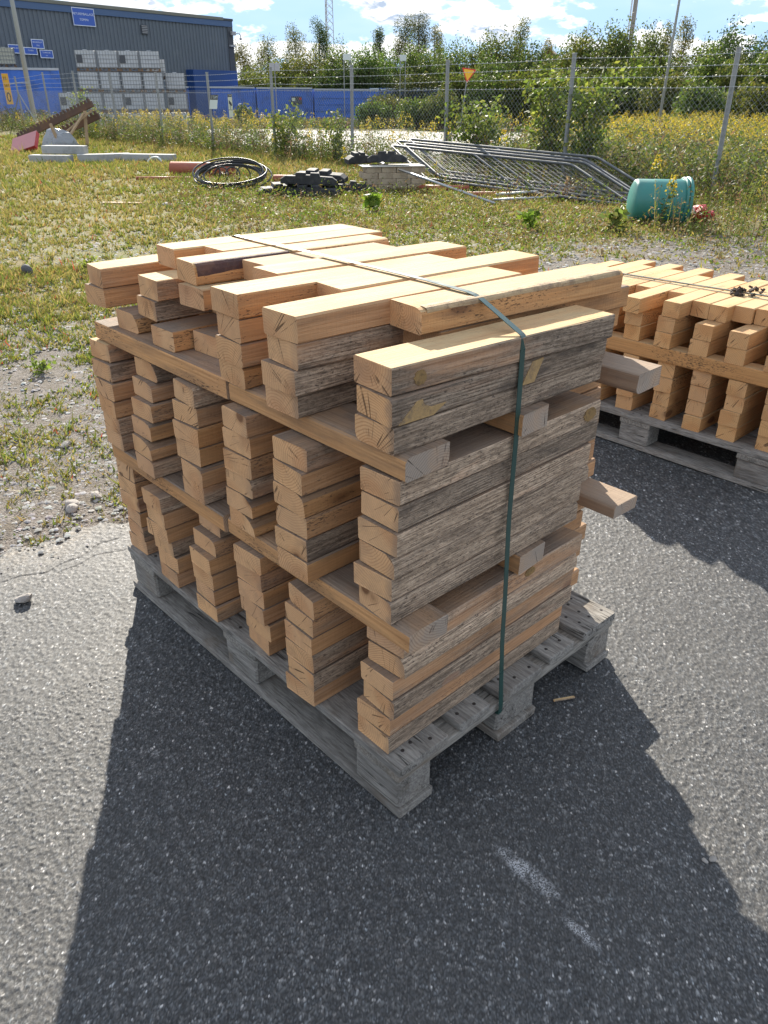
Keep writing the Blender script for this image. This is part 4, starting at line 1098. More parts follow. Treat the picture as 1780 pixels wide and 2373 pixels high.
# signs on the fence
M_SIGNW = plain('sign_white', (.58, .63, .60), .5, var=.05)
M_BLACK = plain('sign_black', (.015, .015, .016), .5, var=.1)
M_SIGNY = plain('sign_pale_yellow', (.56, .58, .44), .5, var=.05)
FD = (Vector((11.77, 19.77, 0)) - Vector((11.68, 16.70, 0))).normalized()     # along the fence, away to the left
def face_sign(name, loc, right, size, mat, label, skew=0.0, thick=.006, cat='sign'):
    """thin plate; its local x runs along 'right', y up, z towards the viewer"""
    rt = Vector(right).normalized(); up = Vector((0, 0, 1)); nrm = rt.cross(up)
    w, h = size
    V = []
    for z_ in (-thick, 0):
        V += [(-w / 2 - skew * h / 2, -h / 2, z_), (w / 2 - skew * h / 2, -h / 2, z_), (w / 2 + skew * h / 2, h / 2, z_), (-w / 2 + skew * h / 2, h / 2, z_)]
    F = [(3, 2, 1, 0), (4, 5, 6, 7), (0, 1, 5, 4), (1, 2, 6, 5), (2, 3, 7, 6), (3, 0, 4, 7)]
    o = link(name, mesh(name, V, F, mat))
    o.matrix_world = Matrix.Translation(loc) @ Matrix((rt, up, nrm)).transposed().to_4x4()
    tag(o, label, cat)
    return o
def letter(o, body, size, x, y, mat, z=.003, **kw):
    return link('lettering', text_mesh('lettering', body, size, mat, **kw), o, (x, y, z))
def patch(o, name, x0, y0, x1, y1, mat, z=.002):
    return link(name, mesh(name, [(x0, y0, z), (x1, y0, z), (x1, y1, z), (x0, y1, z)], [(0, 1, 2, 3)], mat), o)
s = face_sign('sign', (11.71, 19.47, 1.18), -FD, (.40, .34), M_SIGNW, 'slanted white fence sign with black and white lettering strip', .35)
link('header_strip', mesh('header_strip', [(-.172, .05, .002), (.228, .05, .002), (.262, .17, .002), (-.138, .17, .002)], [(0, 1, 2, 3)], M_BLACK), s)
letter(s, 'S TEAM', .105, .05, .108, M_SIGNW, .004, shear=.3)
s = face_sign('sign', (11.685, 18.62, 1.10), -FD, (.20, .54), M_SIGNY, 'upright fence sign with black camera symbol')
patch(s, 'header_strip', -.098, .20, .098, .268, M_BLACK); letter(s, 'S TEAM', .05, 0, .235, M_SIGNW, .004)
patch(s, 'divider', -.098, -.105, .098, -.095, M_BLACK)
cm = MB(); cm.add([(-.06, .05, .003), (.05, -.01, .003), (.075, .05, .003), (-.055, .13, .003)], [(0, 1, 2, 3)]); cm.add([(.05, .0, .0035), (.09, -.005, .0035), (.09, .03, .0035), (.06, .04, .0035)], [(0, 1, 2, 3)]); cm.add([(-.012, .04, .003), (.006, .03, .003), (.006, -.085, .003), (-.012, -.085, .003)], [(0, 1, 2, 3)])
cm.obj('camera_symbol', M_BLACK, s)

# ------------------------------------------------------------------ weeds, goldenrod and saplings along the fence
YEL = [(.42, .32, .03), (.47, .36, .035), (.34, .28, .05)]
WGREEN = [(.075, .11, .022), (.10, .14, .028), (.14, .165, .035), (.19, .19, .05), (.06, .085, .02)]
WBROWN = [(.15, .10, .06), (.10, .065, .045), (.22, .16, .09)]
def weed_patch(cl, x, y, h, rg, nl, ll, flower=0.0, brown=0.2, spread=.06, fs=1.0):
    n = len(x); z = ground_z(x, y)
    P0 = np.stack([x, y, z], -1); ln = rg.normal(0, .12, (n, 2)) * h[:, None]
    P1 = P0 + np.stack([ln[:, 0], ln[:, 1], h], -1)
    isb = rg.random(n) < brown
    c = np.where(isb[:, None], pal_cols(n, WBROWN, rg), pal_cols(n, WGREEN, rg))
    cl.add(*strips(P0, P1, .006 + .004 * rg.random(n), c * .9, rg))
    t = rg.random((n, nl)) ** .8; base = P0[:, None] + (P1 - P0)[:, None] * t[..., None]
    off = rg.normal(0, 1, (n, nl, 3)) * np.array([1, 1, .3]) * (spread * (1.15 - .6 * t))[..., None]
    Cn = (base + off).reshape(-1, 3)
    cc = np.repeat(c, nl, 0) * (1 + rg.normal(0, .22, (n * nl, 1)))
    s = rg.random(n * nl)
    cl.add(*leaves(Cn, ll * (.6 + .8 * s), ll * .28 * (.6 + .8 * s), .25, np.clip(cc, .01, .8), rg))
    fl = np.where((rg.random(n) < flower) & ~isb)[0]
    if len(fl):
        nf = int(26 / fs); tp = P1[fl]; hh = h[fl]
        tt = rg.random((len(fl), nf)); rr = .075 * (1 - .75 * tt) * (.5 + hh[:, None])
        an = rg.random((len(fl), nf)) * 6.28
        Cn = tp[:, None] + np.stack([rr * np.cos(an), rr * np.sin(an), (tt - .35) * .24], -1)
        s = rg.random(len(fl) * nf)
        cl.add(*leaves(Cn.reshape(-1, 3), .034 * fs + .026 * s * fs, .024 * fs + .018 * s * fs, .3, pal_cols(len(fl) * nf, YEL, rg), rg))
def build_weeds():
    rg = np.random.default_rng(14)
    cl = Cloud()
    # strip along the fence
    n = 2700; y = 2.0 + 36 * rg.random(n) ** .9; x = 11.3 + .028 * (y - 5) + rg.normal(.25, .55, n)
    h = .22 + .55 * rg.random(n) ** 1.3
    k = x > 10.6; weed_patch(cl, x[k], y[k], h[k], rg, 17, .075, .03, .26, .07)
    # dense rank growth at the right-hand part
    n = 1500; y = 1.5 + 8.5 * rg.random(n); x = 11.6 + rg.random(n) * 3.6; h = .35 + .5 * rg.random(n)
    weed_patch(cl, x, y, h, rg, 22, .075, .02, .22, .09, .5)
    n = 300; y = 5.6 + 5.0 * rg.random(n); x = 9.3 + 1.9 * rg.random(n); h = .12 + .26 * rg.random(n)
    weed_patch(cl, x, y, h, rg, 16, .06, .02, .3, .08, .5)
    n = 420; y = .5 + 3.2 * rg.random(n); x = 7.0 + rg.random(n) * 3.5 + (3.7 - y) * .2; h = .2 + .5 * rg.random(n)
    weed_patch(cl, x, y, h, rg, 20, .045, .07, .25, .05, .4)
    tag(link('fence_weeds', cl.me('fence_weeds', M_LEAF)), 'tangle of green and withered weeds along the fence', 'weeds', kind='stuff')
    cl = Cloud()
    # goldenrod: the dense patch at the left and the field across at the right
    n = 520; y = 19.5 + 8.5 * rg.random(n); x = 12.15 + rg.random(n) * 1.6 + .012 * (y - 20); h = .42 + .42 * rg.random(n)
    weed_patch(cl, x, y, h, rg, 22, .07, .42, .15, .08, .62)
    n = 130; y = 12 + 8 * rg.random(n); x = 12.1 + rg.random(n) * 1.2; h = .5 + .4 * rg.random(n)
    weed_patch(cl, x, y, h, rg, 18, .065, .30, .2, .06, .6)
    n = 2900; t = rg.random(n); u = rg.random(n)
    x = 17 + 19 * t ** 1.1 + 5 * u; y = 10.5 + 9 * u + (x - 17) * .18 - 5.5 * rg.random(n); h = .65 + .75 * rg.random(n)
    weed_patch(cl, x, y, h, rg, 15, .12, .50, .12, .11, .75)
    n = 900; x = 14.5 + 7 * rg.random(n); y = 2 + 12 * rg.random(n) ; h = .45 + .5 * rg.random(n)
    weed_patch(cl, x, y, h, rg, 18, .09, .05, .22, .10, .6)
    tag(link('goldenrod', cl.me('goldenrod', M_LEAF)), 'masses of yellow flowering goldenrod along and beyond the fence', 'goldenrod', kind='stuff')
    cl = Cloud()
    # brushy verge in front of the blue containers and the far bank
    n = 1900; t = rg.random(n); x = 30 + 17 * t + rg.normal(0, 1.2, n); y = 53.5 - 13 * t + rg.normal(0, 1.6, n); h = .25 + .4 * rg.random(n)
    weed_patch(cl, x, y, h, rg, 12, .20, .05, .35, .14)
    n = 900; x = 15 + 12 * rg.random(n); y = 50 + rg.normal(0, .8, n) - (x - 15) * .25 + 2; h = .4 + .7 * rg.random(n)
    weed_patch(cl, x, y, h, rg, 12, .20, .02, .55, .15)
    tag(link('verge_weeds', cl.me('verge_weeds', M_LEAF)), 'brownish brush on the verge before the blue containers', 'weeds', kind='stuff')
build_weeds()
def sapling(x, y, h, r, nl, ll, label, seed, pal=WGREEN, name='sapling', flower=False, cat='sapling', shoots=4):
    rg = np.random.default_rng(seed); rr = random.Random(seed)
    gz = float(terr(x, y)) if x < 11.8 else float(ground_z(x, y))
    t = empty(name, (x, y, gz)); tag(t, label, cat)
    mb = MB(); tips = []
    for k in range(shoots):
        a = 6.28 * k / shoots + rr.uniform(-.5, .5); q = r * rr.uniform(.3, .9); hh = h * rr.uniform(.72, 1.0) if k else h
        pts = [Vector((0, 0, -.02)), Vector((q * .35 * math.cos(a), q * .35 * math.sin(a), hh * .45)), Vector((q * math.cos(a), q * math.sin(a), hh))]
        mb.tube(pts, .011 * h, 5, True, .003); tips.append(pts)
    mb.obj('stem', M_STEM, t)
    cl = Cloud(); which = rg.integers(0, shoots, nl); tt = rg.random(nl) ** .75 * .95 + .05
    base = np.zeros((nl, 3))
    for k, pts in enumerate(tips):
        m_ = which == k; tk = tt[m_][:, None]; p0, p1, p2 = [np.array(p) for p in pts]
        base[m_] = (1 - tk) ** 2 * p0 + 2 * tk * (1 - tk) * p1 + tk ** 2 * p2
    base += rg.normal(0, 1, (nl, 3)) * np.array([1, 1, .5]) * (r * .30)
    base[:, 2] = np.abs(base[:, 2]); s = rg.random(nl)
    cl.add(*leaves(base, ll * (.6 + .7 * s), ll * .55 * (.6 + .7 * s), .1, pal_cols(nl, pal, rg, .25), rg))
    if flower:
        nf = 90; q = rg.random(nf); an = rg.random(nf) * 6.28; rad = .07 * (1 - .7 * q)
        tp = np.array(tips[0][2]); Cn = tp + np.stack([rad * np.cos(an), rad * np.sin(an), (q - .5) * .2], -1)
        s = rg.random(nf); cl.add(*leaves(Cn, .02 + .02 * s, .014 + .01 * s, .3, pal_cols(nf, YEL, rg), rg))
    link('foliage', cl.me('foliage', M_LEAF), t)
LG = [(.12, .17, .03), (.16, .20, .04), (.09, .13, .025), (.22, .24, .05)]
sapling(11.75, 16.35, 1.15, .45, 900, .09, 'leafy sapling beside the fence post left of centre', 51, LG)
sapling(11.75, 14.35, 1.05, .28, 620, .08, 'slim sapling close behind the fence post at centre', 52, LG)
sapling(11.75, 10.10, 1.30, .60, 1900, .10, 'bushy broad-leaved sapling right of the fence post, behind fallen panels', 53, LG, shoots=6)
sapling(11.75, 8.35, 1.70, .50, 1900, .10, 'tall bright sapling climbing the fence, left of its post', 54, LG, shoots=6)
sapling(11.75, 7.55, 1.75, .45, 1500, .10, 'tall bright sapling climbing the fence, right of its post', 55, LG, shoots=5)
sapling(12.35, 29.6, 1.55, .45, 520, .09, 'upright young shrub by the fence near the lamp post', 56, LG, shoots=5)
sapling(12.25, 28.2, 1.15, .3, 260, .08, 'small shrub by the fence beside the toothed rails', 57, LG)
sapling(9.15, 4.75, .62, .12, 60, .06, 'single goldenrod plant flowering behind the green bin', 58, WGREEN, 'goldenrod_plant', True, 'goldenrod', 1)
sapling(8.15, 4.02, .48, .12, 60, .06, 'single goldenrod plant leaning before the green bin', 59, WGREEN, 'goldenrod_plant', True, 'goldenrod', 1)
sapling(8.55, 2.95, .42, .12, 60, .06, 'single goldenrod plant in the grass right of the bin', 60, WGREEN, 'goldenrod_plant', True, 'goldenrod', 1)
sapling(6.9, 5.0, .22, .12, 50, .12, 'bright green weed sprouting before the fallen panels', 61, [(.14, .22, .03)], 'weed', False, 'weed', 3)
sapling(6.6, 7.4, .24, .14, 60, .13, 'bright green weed sprouting before the cream stone pile', 62, [(.14, .22, .03)], 'weed', False, 'weed', 3)
sapling(7.4, 4.15, .26, .18, 70, .12, 'leafy weed cluster in front of the green bin', 63, [(.12, .17, .035), (.18, .2, .05)], 'weed', False, 'weed', 5)
sapling(.62, 3.55, .07, .07, 60, .035, 'bright grass tuft in the gravel left of the stack', 64, [(.16, .22, .04)], 'grass_tuft', False, 'grass tuft', 6)
sapling(2.05, 6.1, .09, .10, 80, .04, 'yellow-green grass tuft beyond the dark upright stone', 65, [(.2, .24, .04)], 'grass_tuft', False, 'grass tuft', 6)

# ------------------------------------------------------------------ trees and bushes beyond the road
TREES = [(44.1, 65.4, 3.7, 1.6, 'bush'), (52.0, 78.2, 5.9, 1.3, 'birch'), (55.8, 79.2, 6.6, 1.5, 'birch'), (48.4, 69.7, 4.7, 1.9, 'bush'), (62.6, 82.9, 8.1, 1.5, 'birch'), (51.7, 69.9, 5.1, 1.9, 'bush'), (66.7, 83.5, 9.0, 1.4, 'aspen'), (55.1, 69.8, 5.9, 2.0, 'willow'), (56.1, 66.4, 6.4, 2.1, 'willow'), (56.6, 63.3, 5.9, 1.7, 'willow'), (69.5, 75.9, 8.2, 0.8, 'aspen'), (73.0, 75.3, 9.1, 1.5, 'aspen'), (75.6, 75.5, 9.8, 1.5, 'aspen'), (75.6, 72.7, 8.6, 1.0, 'birch'), (60.9, 64.8, 6.0, 1.8, 'bush'), (63.9, 64.6, 6.7, 1.6, 'willow'), (64.2, 61.5, 6.3, 2.0, 'willow'), (62.9, 57.0, 6.5, 1.9, 'willow'), (63.0, 53.9, 6.9, 1.6, 'willow'), (61.1, 50.0, 6.9, 1.9, 'dark'), (68.1, 54.0, 7.8, 1.0, 'birch'), (65.7, 50.6, 6.1, 1.4, 'bush'), (76.0, 56.8, 6.5, 1.0, 'birch'), (61.2, 43.2, 6.1, 1.4, 'willow'), (60.3, 41.0, 6.6, 1.5, 'willow'), (59.6, 38.5, 6.7, 1.6, 'willow'), (60.4, 37.2, 6.9, 1.6, 'willow'), (64.5, 38.1, 6.8, 1.4, 'willow'), (68.8, 38.7, 6.7, 0.9, 'birch'), (71.2, 38.5, 7.4, 0.7, 'birch'), (64.8, 33.6, 5.6, 1.5, 'bush'), (69.3, 33.5, 7.3, 1.7, 'dark'), (58.2, 28.8, 4.6, 1.2, 'willow'), (57.1, 26.5, 4.2, 1.3, 'willow'), (72.3, 31.7, 6.4, 1.5, 'dark'), (59.8, 25.4, 4.5, 1.3, 'willow'), (45.5, 40.5, 3.2, 1.4, 'bush'), (45.1, 37.8, 3.1, 1.4, 'bush'), (46.2, 36.5, 3.2, 1.4, 'bush'), (47.5, 34.9, 3.9, 1.5, 'bush'), (47.9, 30.7, 2.6, 1.9, 'dark'), (49.2, 28.7, 2.5, 1.7, 'dark'), (48.3, 26.1, 3.0, 1.3, 'bush'), (46.8, 32.3, 2.7, 1.5, 'dark'), (43.7, 22.1, 2.4, 1.2, 'bush'), (44.8, 19.7, 2.5, 1.3, 'bush'), (44.3, 47.4, 1.8, 1.3, 'bush'), (40.9, 45.1, 1.2, 0.9, 'bush'), (41.8, 41.5, 1.5, 1.2, 'bush'), (41.5, 38.9, 1.9, 1.0, 'bush'), (49.9, 66.2, 3.3, 1.7, 'bush'), (52.5, 64.1, 3.9, 1.9, 'dark'), (55.1, 62.0, 3.9, 1.9, 'dark'), (58.4, 58.8, 3.9, 2.1, 'dark'), (29.7, 45.0, 1.0, 0.5, 'bush'),
 (53.5, 45.5, 4.6, 1.7, 'willow'), (55.0, 42.5, 5.0, 1.7, 'dark'), (53.6, 34.5, 4.6, 1.9, 'dark'), (52.5, 31.5, 4.4, 1.9, 'bush'), (66.5, 46.5, 5.4, 1.7, 'bush'), (56, 23.0, 4.4, 1.5, 'dark')]
TPAL = {'bush': [(.085, .125, .022), (.12, .155, .03), (.065, .095, .018), (.15, .17, .04)], 'willow': [(.10, .14, .028), (.135, .17, .035), (.075, .11, .022), (.17, .19, .05)],
        'dark': [(.05, .08, .018), (.07, .105, .022), (.04, .062, .015), (.10, .125, .03)], 'birch': [(.12, .13, .03), (.16, .15, .04), (.08, .095, .022), (.20, .17, .05)], 'aspen': [(.07, .10, .03), (.09, .12, .035), (.055, .08, .022)]}
TLAB = {'bush': ('mid-green bushes in the thicket beyond the road', 'mid-green bushes in the thicket', 'bush'), 'willow': ('willows with upright feathery shoots in the thicket beyond the road', 'willows in the thicket', 'willow'),
        'dark': ('dark dense shrubs in the thicket beyond the road', 'dark shrubs in the thicket', 'bush'), 'birch': ('thin yellowish birches rising above the thicket', 'birches above the thicket', 'birch tree'), 'aspen': ('tall grey-green aspens rising above the thicket at centre', 'aspens above the thicket', 'aspen tree')}
TUNIQ = {4: 'yellowish birch right of the warehouse, loose crown against the sky', 6: 'slim dark tree standing in front of the lattice mast', 29: 'thinnest birch, beside the right-hand lamp pole', 31: 'tall dark pointed tree right of the lamp pole', 34: 'dark tree cut by the right edge of the view', 19: 'round dark bush with a tuft on top, right of the yield sign', 54: 'small lone shrub on the verge left of the fence signs', 22: 'small thin birch in the gap right of the round dark bush', 46: 'pale bush in front of the tarped blue skips'}
LANDM = [(535, 'the warehouse corner'), (636, 'the twin sign backs'), (762, 'the lattice mast'), (804, 'the two-legged sign back'), (934, 'the second two-legged sign back'), (1039, 'the middle fence post'), (1100, 'the yield sign'), (1200, 'the round dark bush'), (1276, 'the gabled house'), (1333, 'the tall saplings'), (1470, 'the chimney'), (1560, 'the slim lamp pole'), (1690, 'the rightmost fence post'), (1780, 'the right edge of view')]
TKIND = {'bush': 'mid-green bush', 'dark': 'dark dense bush', 'willow': 'feathery willow', 'birch': 'thin yellowish birch', 'aspen': 'grey-green aspen'}
for i, (x, y, zt_, r, kd) in enumerate(TREES):
    rg = np.random.default_rng(300 + i); rr = random.Random(300 + i)
    r *= 1.3 if kd not in ('birch', 'aspen') else 1.15
    gz = float(ground_z(x, y)); h = zt_ - gz
    nm = {'bush': 'bush', 'dark': 'bush', 'willow': 'willow', 'birch': 'birch_tree', 'aspen': 'aspen_tree'}[kd]
    t = empty(nm, (x, y, gz))
    lab, grp, cat = TLAB[kd]
    if i in TUNIQ: tag(t, TUNIQ[i], cat, grp)
    else:
        dv_ = np.array([x, y, gz + 1.5]) - CAMP; px_ = 890 + 1761.8 * (dv_ @ CR) / (dv_ @ CF)
        lm_ = min(LANDM, key=lambda q: abs(q[0] - px_))
        side_ = 'behind' if abs(lm_[0] - px_) < 22 else ('left of' if px_ < lm_[0] else 'right of')
        dep_ = 'near' if math.hypot(x, y) < 68 else 'far'
        tag(t, f'{dep_} {("low " if h < 4.2 else "tall ")}{TKIND[kd]} {side_} {lm_[1]}', cat, grp)
    mb = MB(); lobes = []
    if kd in ('birch', 'aspen'):
        top = Vector((rr.uniform(-.3, .3), rr.uniform(-.3, .3), h * .97))
        mb.tube([(0, 0, -.1), (rr.uniform(-.1, .1), rr.uniform(-.1, .1), h * .5), top], .05 + .012 * h, 6, True, .015)
        nb = 17
        for k in range(nb):
            f = .32 + .64 * (k + rr.random()) / nb; a = rr.uniform(0, 6.28); q = r * (1.15 - f * .75) * rr.uniform(.5, 1.0)
            c = Vector((q * math.cos(a), q * math.sin(a), h * f))
            mb.tube([(0, 0, h * f * .88), c], .02, 4, True, .006)
            lobes.append((c, (.40 * r + .2, .40 * r + .2, .50 * r + .32), 1.0))
        lobes.append((top, (.22 * r, .22 * r, .5), .6))
        dens, ls = (1.3 if kd == 'birch' else 2.0), .15
    else:
        nb = int(9 + r * 4)
        for k in range(nb):
            a = rr.uniform(0, 6.28); q = r * math.sqrt(rr.random()) * .95; hh = h * rr.uniform(.72, 1.0) * (1 - .18 * (q / r) ** 2)
            if k == 0: q *= .3; hh = h
            b_ = Vector((q * .25 * math.cos(a), q * .25 * math.sin(a), -.05)); c = Vector((q * math.cos(a), q * math.sin(a), hh))
            mb.tube([b_, b_.lerp(c, .5) + Vector((0, 0, .1)), c], .03 + .006 * h, 4, True, .006)
            wv = (.42 * r + .2) * (1.0 if kd != 'willow' else .92)
            lobes.append((Vector((c.x, c.y, hh * .60)), (wv, wv, hh * .41), 1.0 + .4 * hh / h))
        dens, ls = (2.3 if kd == 'dark' else 2.2), .21
    mb.obj('trunk', M_STEM, t)
    N = int(np.clip(400 * dens * r * h ** .9, 800, 8200))
    wts = np.array([l[1][0] * l[1][2] * l[2] for l in lobes]); wts /= wts.sum()
    wh = rg.choice(len(lobes), N, p=wts)
    Cc = np.array([l[0] for l in lobes])[wh]; Rr = np.array([l[1] for l in lobes])[wh]
    dv = unit(rg.normal(size=(N, 3))); rad = rg.random(N) ** .42
    # ragged outline
    rad *= 1 + .16 * rg.normal(size=N) * (rg.random(N) < .25)
    pts = Cc + dv * Rr * rad[:, None]
    if kd == 'willow':
        sh = rg.random(N) < .12; pts[sh, 2] += .25 * rg.random(sh.sum()) * h * .35
        pts[:, 2] = np.minimum(pts[:, 2], h * 1.06)
    pts = pts[pts[:, 2] > .02]; N = len(pts)
    tintl = np.array([rr.uniform(.85, 1.15), rr.uniform(.9, 1.1), rr.uniform(.8, 1.2)])
    cc = pal_cols(N, TPAL[kd], rg, .2) * tintl
    clump = 1 + .25 * np.sin(pts[:, 0] * 3.1 + i) * np.sin(pts[:, 2] * 2.3 + 2 * i) * np.sin(pts[:, 1] * 2.7)
    s = rg.random(N)
    cl = Cloud(); cl.add(*leaves(pts, ls * (.7 + .7 * s), ls * .6 * (.6 + .6 * s), .3 if kd == 'willow' else .1, np.clip(cc * .9 * clump[:, None], .01, .6), rg))
    link('crown', cl.me('crown', M_LEAF), t)

# ------------------------------------------------------------------ warehouse
M_CLAD = plain('dark_steel_cladding', (.115, .135, .16), .55, metal=.0, var=.10, scale=.5, spec=.3, dirt=(.16, .18, .20), dirt_amt=.35, dirt_scale=.35)
M_FASCIA = plain('blue_fascia', (.055, .105, .21), .5, var=.08, scale=.6)
M_ROOFCAP = plain('roof_flashing', (.16, .16, .13), .6, var=.2, scale=1.)
M_BLUE = plain('blue_paint', (.04, .14, .52), .5, var=.12, scale=.9, dirt=(.03, .06, .15), dirt_amt=.5, dirt_scale=.7)
M_BLUE2 = plain('deep_blue_paint', (.014, .055, .20), .5, var=.12, scale=.9)
M_DARK = plain('dark_steel', (.05, .055, .065), .6, var=.2)
M_GREYM = plain('grey_fitting', (.35, .35, .36), .6, var=.1)
wh_a = Vector((5.0, 57.0, -.9)); wh_b = Vector((41.9, 64.5, -.9))
wdir = (wh_b - wh_a); WL = wdir.length; wdir.normalize(); wback = Vector((-wdir.y, wdir.x, 0))
WHM = Matrix((wdir, wback, Vector((0, 0, 1)))).transposed()
wh = empty('warehouse', wh_a, math.atan2(wdir.y, wdir.x)); tag(wh, 'long dark grey corrugated warehouse with blue roof edge', 'warehouse')
def corrugated(x0, x1, z0, z1, pitch, depth, y=0.0, mb=None):
    mb = mb or MB(); prof = []; x = x0
    while x < x1 - 1e-6:
        for f, d_ in ((0, 0), (.42, 0), (.54, depth), (.88, depth)): prof.append((min(x + f * pitch, x1), d_))
        x += pitch
    prof.append((x1, 0))
    V = []; F = []
    for px, d_ in prof: V += [(px, y + d_, z0), (px, y + d_, z1)]
    for i in range(len(prof) - 1): F.append((2 * i, 2 * i + 2, 2 * i + 3, 2 * i + 1))
    mb.add(V, F); return mb
WT = 7.92
corrugated(0, WL, 0, WT - .62, .34, .06).obj('wall', M_CLAD, wh)
MB().box((-.2, .08, 0), (WL, 24, WT - .2)).obj('building_body', M_CLAD, wh)
MB().box((-.2, -.10, WT - .615), (WL + .05, .075, WT - .20), .01).obj('fascia', M_FASCIA, wh)
MB().box((-.25, -.16, WT - .195), (WL - 1.0, 24.05, WT + .03), .02).obj('roof_edge', M_ROOFCAP, wh)
MB().box((WL - 1.0, -.14, WT - .194), (WL + .12, 24.0, WT - .02), .02).obj('roof_edge', M_DARK, wh)
MB().box((WL - .55, -.07, 0), (WL + .06, .5, WT - .62), .01).obj('corner_trim', M_DARK, wh)
MB().box((WL - 5.6, -.9, 0), (WL - .62, -.01, 4.05), .01).obj('blue_annex', M_BLUE2, wh)
v_ = MB().box((0, 0, 0), (.62, .05, .62), .01).obj('vent', M_DARK, wh, (27.95, -.12, 6.32))
for k in range(5): MB().box((.05, -.02, .08 + k * .11), (.57, .0, .12 + k * .11)).obj('louvre', M_GREYM, v_)
lm = MB().box((0, 0, 0), (.45, .25, .28), .02).obj('floodlight', M_GREYM, wh, (WL - .35, -.42, 6.7))
MB().tube([(.45, .1, .14), (.8, .1, .2), (1.0, .1, .05), (1.0, .1, -.12)], .04, 6).obj('camera_arm', M_GREYM, wh, (WL - .3, -.4, 6.7))
MB().lathe([(.0, -.12), (.09, -.09), (.11, 0), (.08, .06), (0, .07)], 10).obj('dome_camera', M_GREYM, wh, (WL + .7, -.3, 6.5), smooth=True)
for zz in (5.85, 3.75): MB().box((0, 0, 0), (.6, .2, .14), .02).obj('wall_lamp', M_GREYM, wh, (WL - .55, -.3, zz))
MB().box((0, 0, 0), (.35, .25, .45), .02).obj('junction_box', M_GREYM, wh, (WL - .5, -.33, 3.2))
# blue signs on the warehouse wall
M_SBLUE = plain('sign_blue', (.035, .10, .42), .45, var=.05)
M_SWHITE = plain('sign_lettering_white', (.62, .66, .72), .5, var=.03)
def wall_sign(sx, sz, w, h, lines, label, out=.12, ts=None):
    loc = wh_a + wdir * sx - wback * out + Vector((0, 0, sz))
    o = face_sign('sign', loc, wdir, (w, h), M_SBLUE, label, thick=.04)
    fb = .045
    for nm_, q in (('frame', (-w / 2, -h / 2, w / 2, -h / 2 + fb)), ('frame', (-w / 2, h / 2 - fb, w / 2, h / 2)), ('frame', (-w / 2, -h / 2 + fb, -w / 2 + fb, h / 2 - fb)), ('frame', (w / 2 - fb, -h / 2 + fb, w / 2, h / 2 - fb))):
        patch(o, nm_, *q, M_SWHITE, .004)
    for body, size, yy in lines: letter(o, body, size, 0, yy, M_SWHITE, .006)
    return o
def sx_of(x, y): return (Vector((x, y, 0)) - Vector((wh_a.x, wh_a.y, 0))).dot(wdir)
wall_sign(sx_of(27.35, 62.2), 7.10, 1.85, 1.10, [('RETUREMBALLAGE,', .205, .17), ('TOMMA', .205, -.17)], 'large blue warehouse sign reading RETUREMBALLAGE, TOMMA')
wall_sign(sx_of(23.4, 61.2), 5.28, .95, .56, [('BEHANDLAT', .13, .10), ('TRÄ', .13, -.10)], 'small blue sign above the other two, behind the lamp post')
wall_sign(sx_of(21.6, 60.9), 4.92, .85, .52, [('TOMMA IBC', .12, .05)], 'small blue sign cut off by the left edge of the view')
wall_sign(sx_of(22.8, 61.0), 4.84, 1.0, .44, [('TOMMA', .12, .03)], 'small blue sign directly behind the lamp post')
wall_sign(sx_of(23.95, 61.3), 4.70, 1.02, .50, [('TOMMA IBC', .12, .08), ('FAT', .10, -.1)], 'small blue sign right of the lamp post, lower right')

# ------------------------------------------------------------------ blue containers and skips
def container(name, a, b, z0, z1, depth, mat, label, rib='v', trim=None, pitch=.36):
    a = Vector(a); b = Vector(b); d_ = (b - a); L = d_.length; d_.normalize()
    t = empty(name, (a.x, a.y, z0), math.atan2(d_.y, d_.x)); tag(t, label, 'container', 'blue containers beyond the road')
    hh = z1 - z0
    if rib == 'v': corrugated(.12, L - .12, .14, hh - .14, pitch, .05, .02).obj('side_panel', mat, t)
    else:
        MB().box((.12, .03, .14), (L - .12, .06, hh - .14)).obj('side_panel', mat, t)
        for k in range(4): MB().box((.12, -.03, .3 + k * hh * .2), (L - .12, .028, .38 + k * hh * .2)).obj('rib', mat, t)
    MB().box((.05, .1, .05), (L - .05, depth, hh - .05)).obj('body', mat, t)
    for nm_, lo, hi in (('top_rail', (0, -.02, hh - .13), (L, .09, hh)), ('bottom_rail', (0, -.02, 0), (L, .09, .13)), ('corner_post', (0, -.025, .131), (.115, .095, hh - .131)), ('corner_post', (L - .115, -.025, .131), (L, .095, hh - .131))):
        MB().box(lo, hi, .01).obj(nm_, (trim if nm_ == 'top_rail' and trim else mat), t)
    return t
M_RUST = plain('rusty_brown', (.10, .06, .045), .85, var=.35, scale=2.5, dirt=(.17, .09, .05), dirt_amt=.7, dirt_scale=1.5)
M_CEDGE = plain('weathered_container_edge', (.40, .42, .45), .6, var=.2, scale=2)
container('shipping_container', (36.06, 63.4, 0), (42.0, 61.8, 0), -.75, 1.95, 2.4, M_BLUE, 'blue container next to the tanks, left of the long row', 'v', M_CEDGE, .2)
container('shipping_container', (42.15, 61.75, 0), (47.2, 60.4, 0), -.75, 1.92, 2.4, M_BLUE, 'blue container in the middle of the long row behind the fence', 'v', M_CEDGE, .2)
cc_ = container('shipping_container', (47.35, 60.35, 0), (53.6, 58.65, 0), -.75, 1.85, 2.4, M_BLUE, 'blue container with horizontal ribs at the right of the row', 'h', M_CEDGE)
pl_ = face_sign('sign', Vector((45.6, 60.65, .92)), (.965, -.262, 0), (1.0, .62), M_DARK, 'dark plate with white and red marks on blue container')
patch(pl_, 'white_mark', -.45, -.05, -.15, .2, M_SIGNW); patch(pl_, 'red_mark', .22, .05, .46, .22, plain('sign_red', (.4, .02, .02), .5, var=.05))
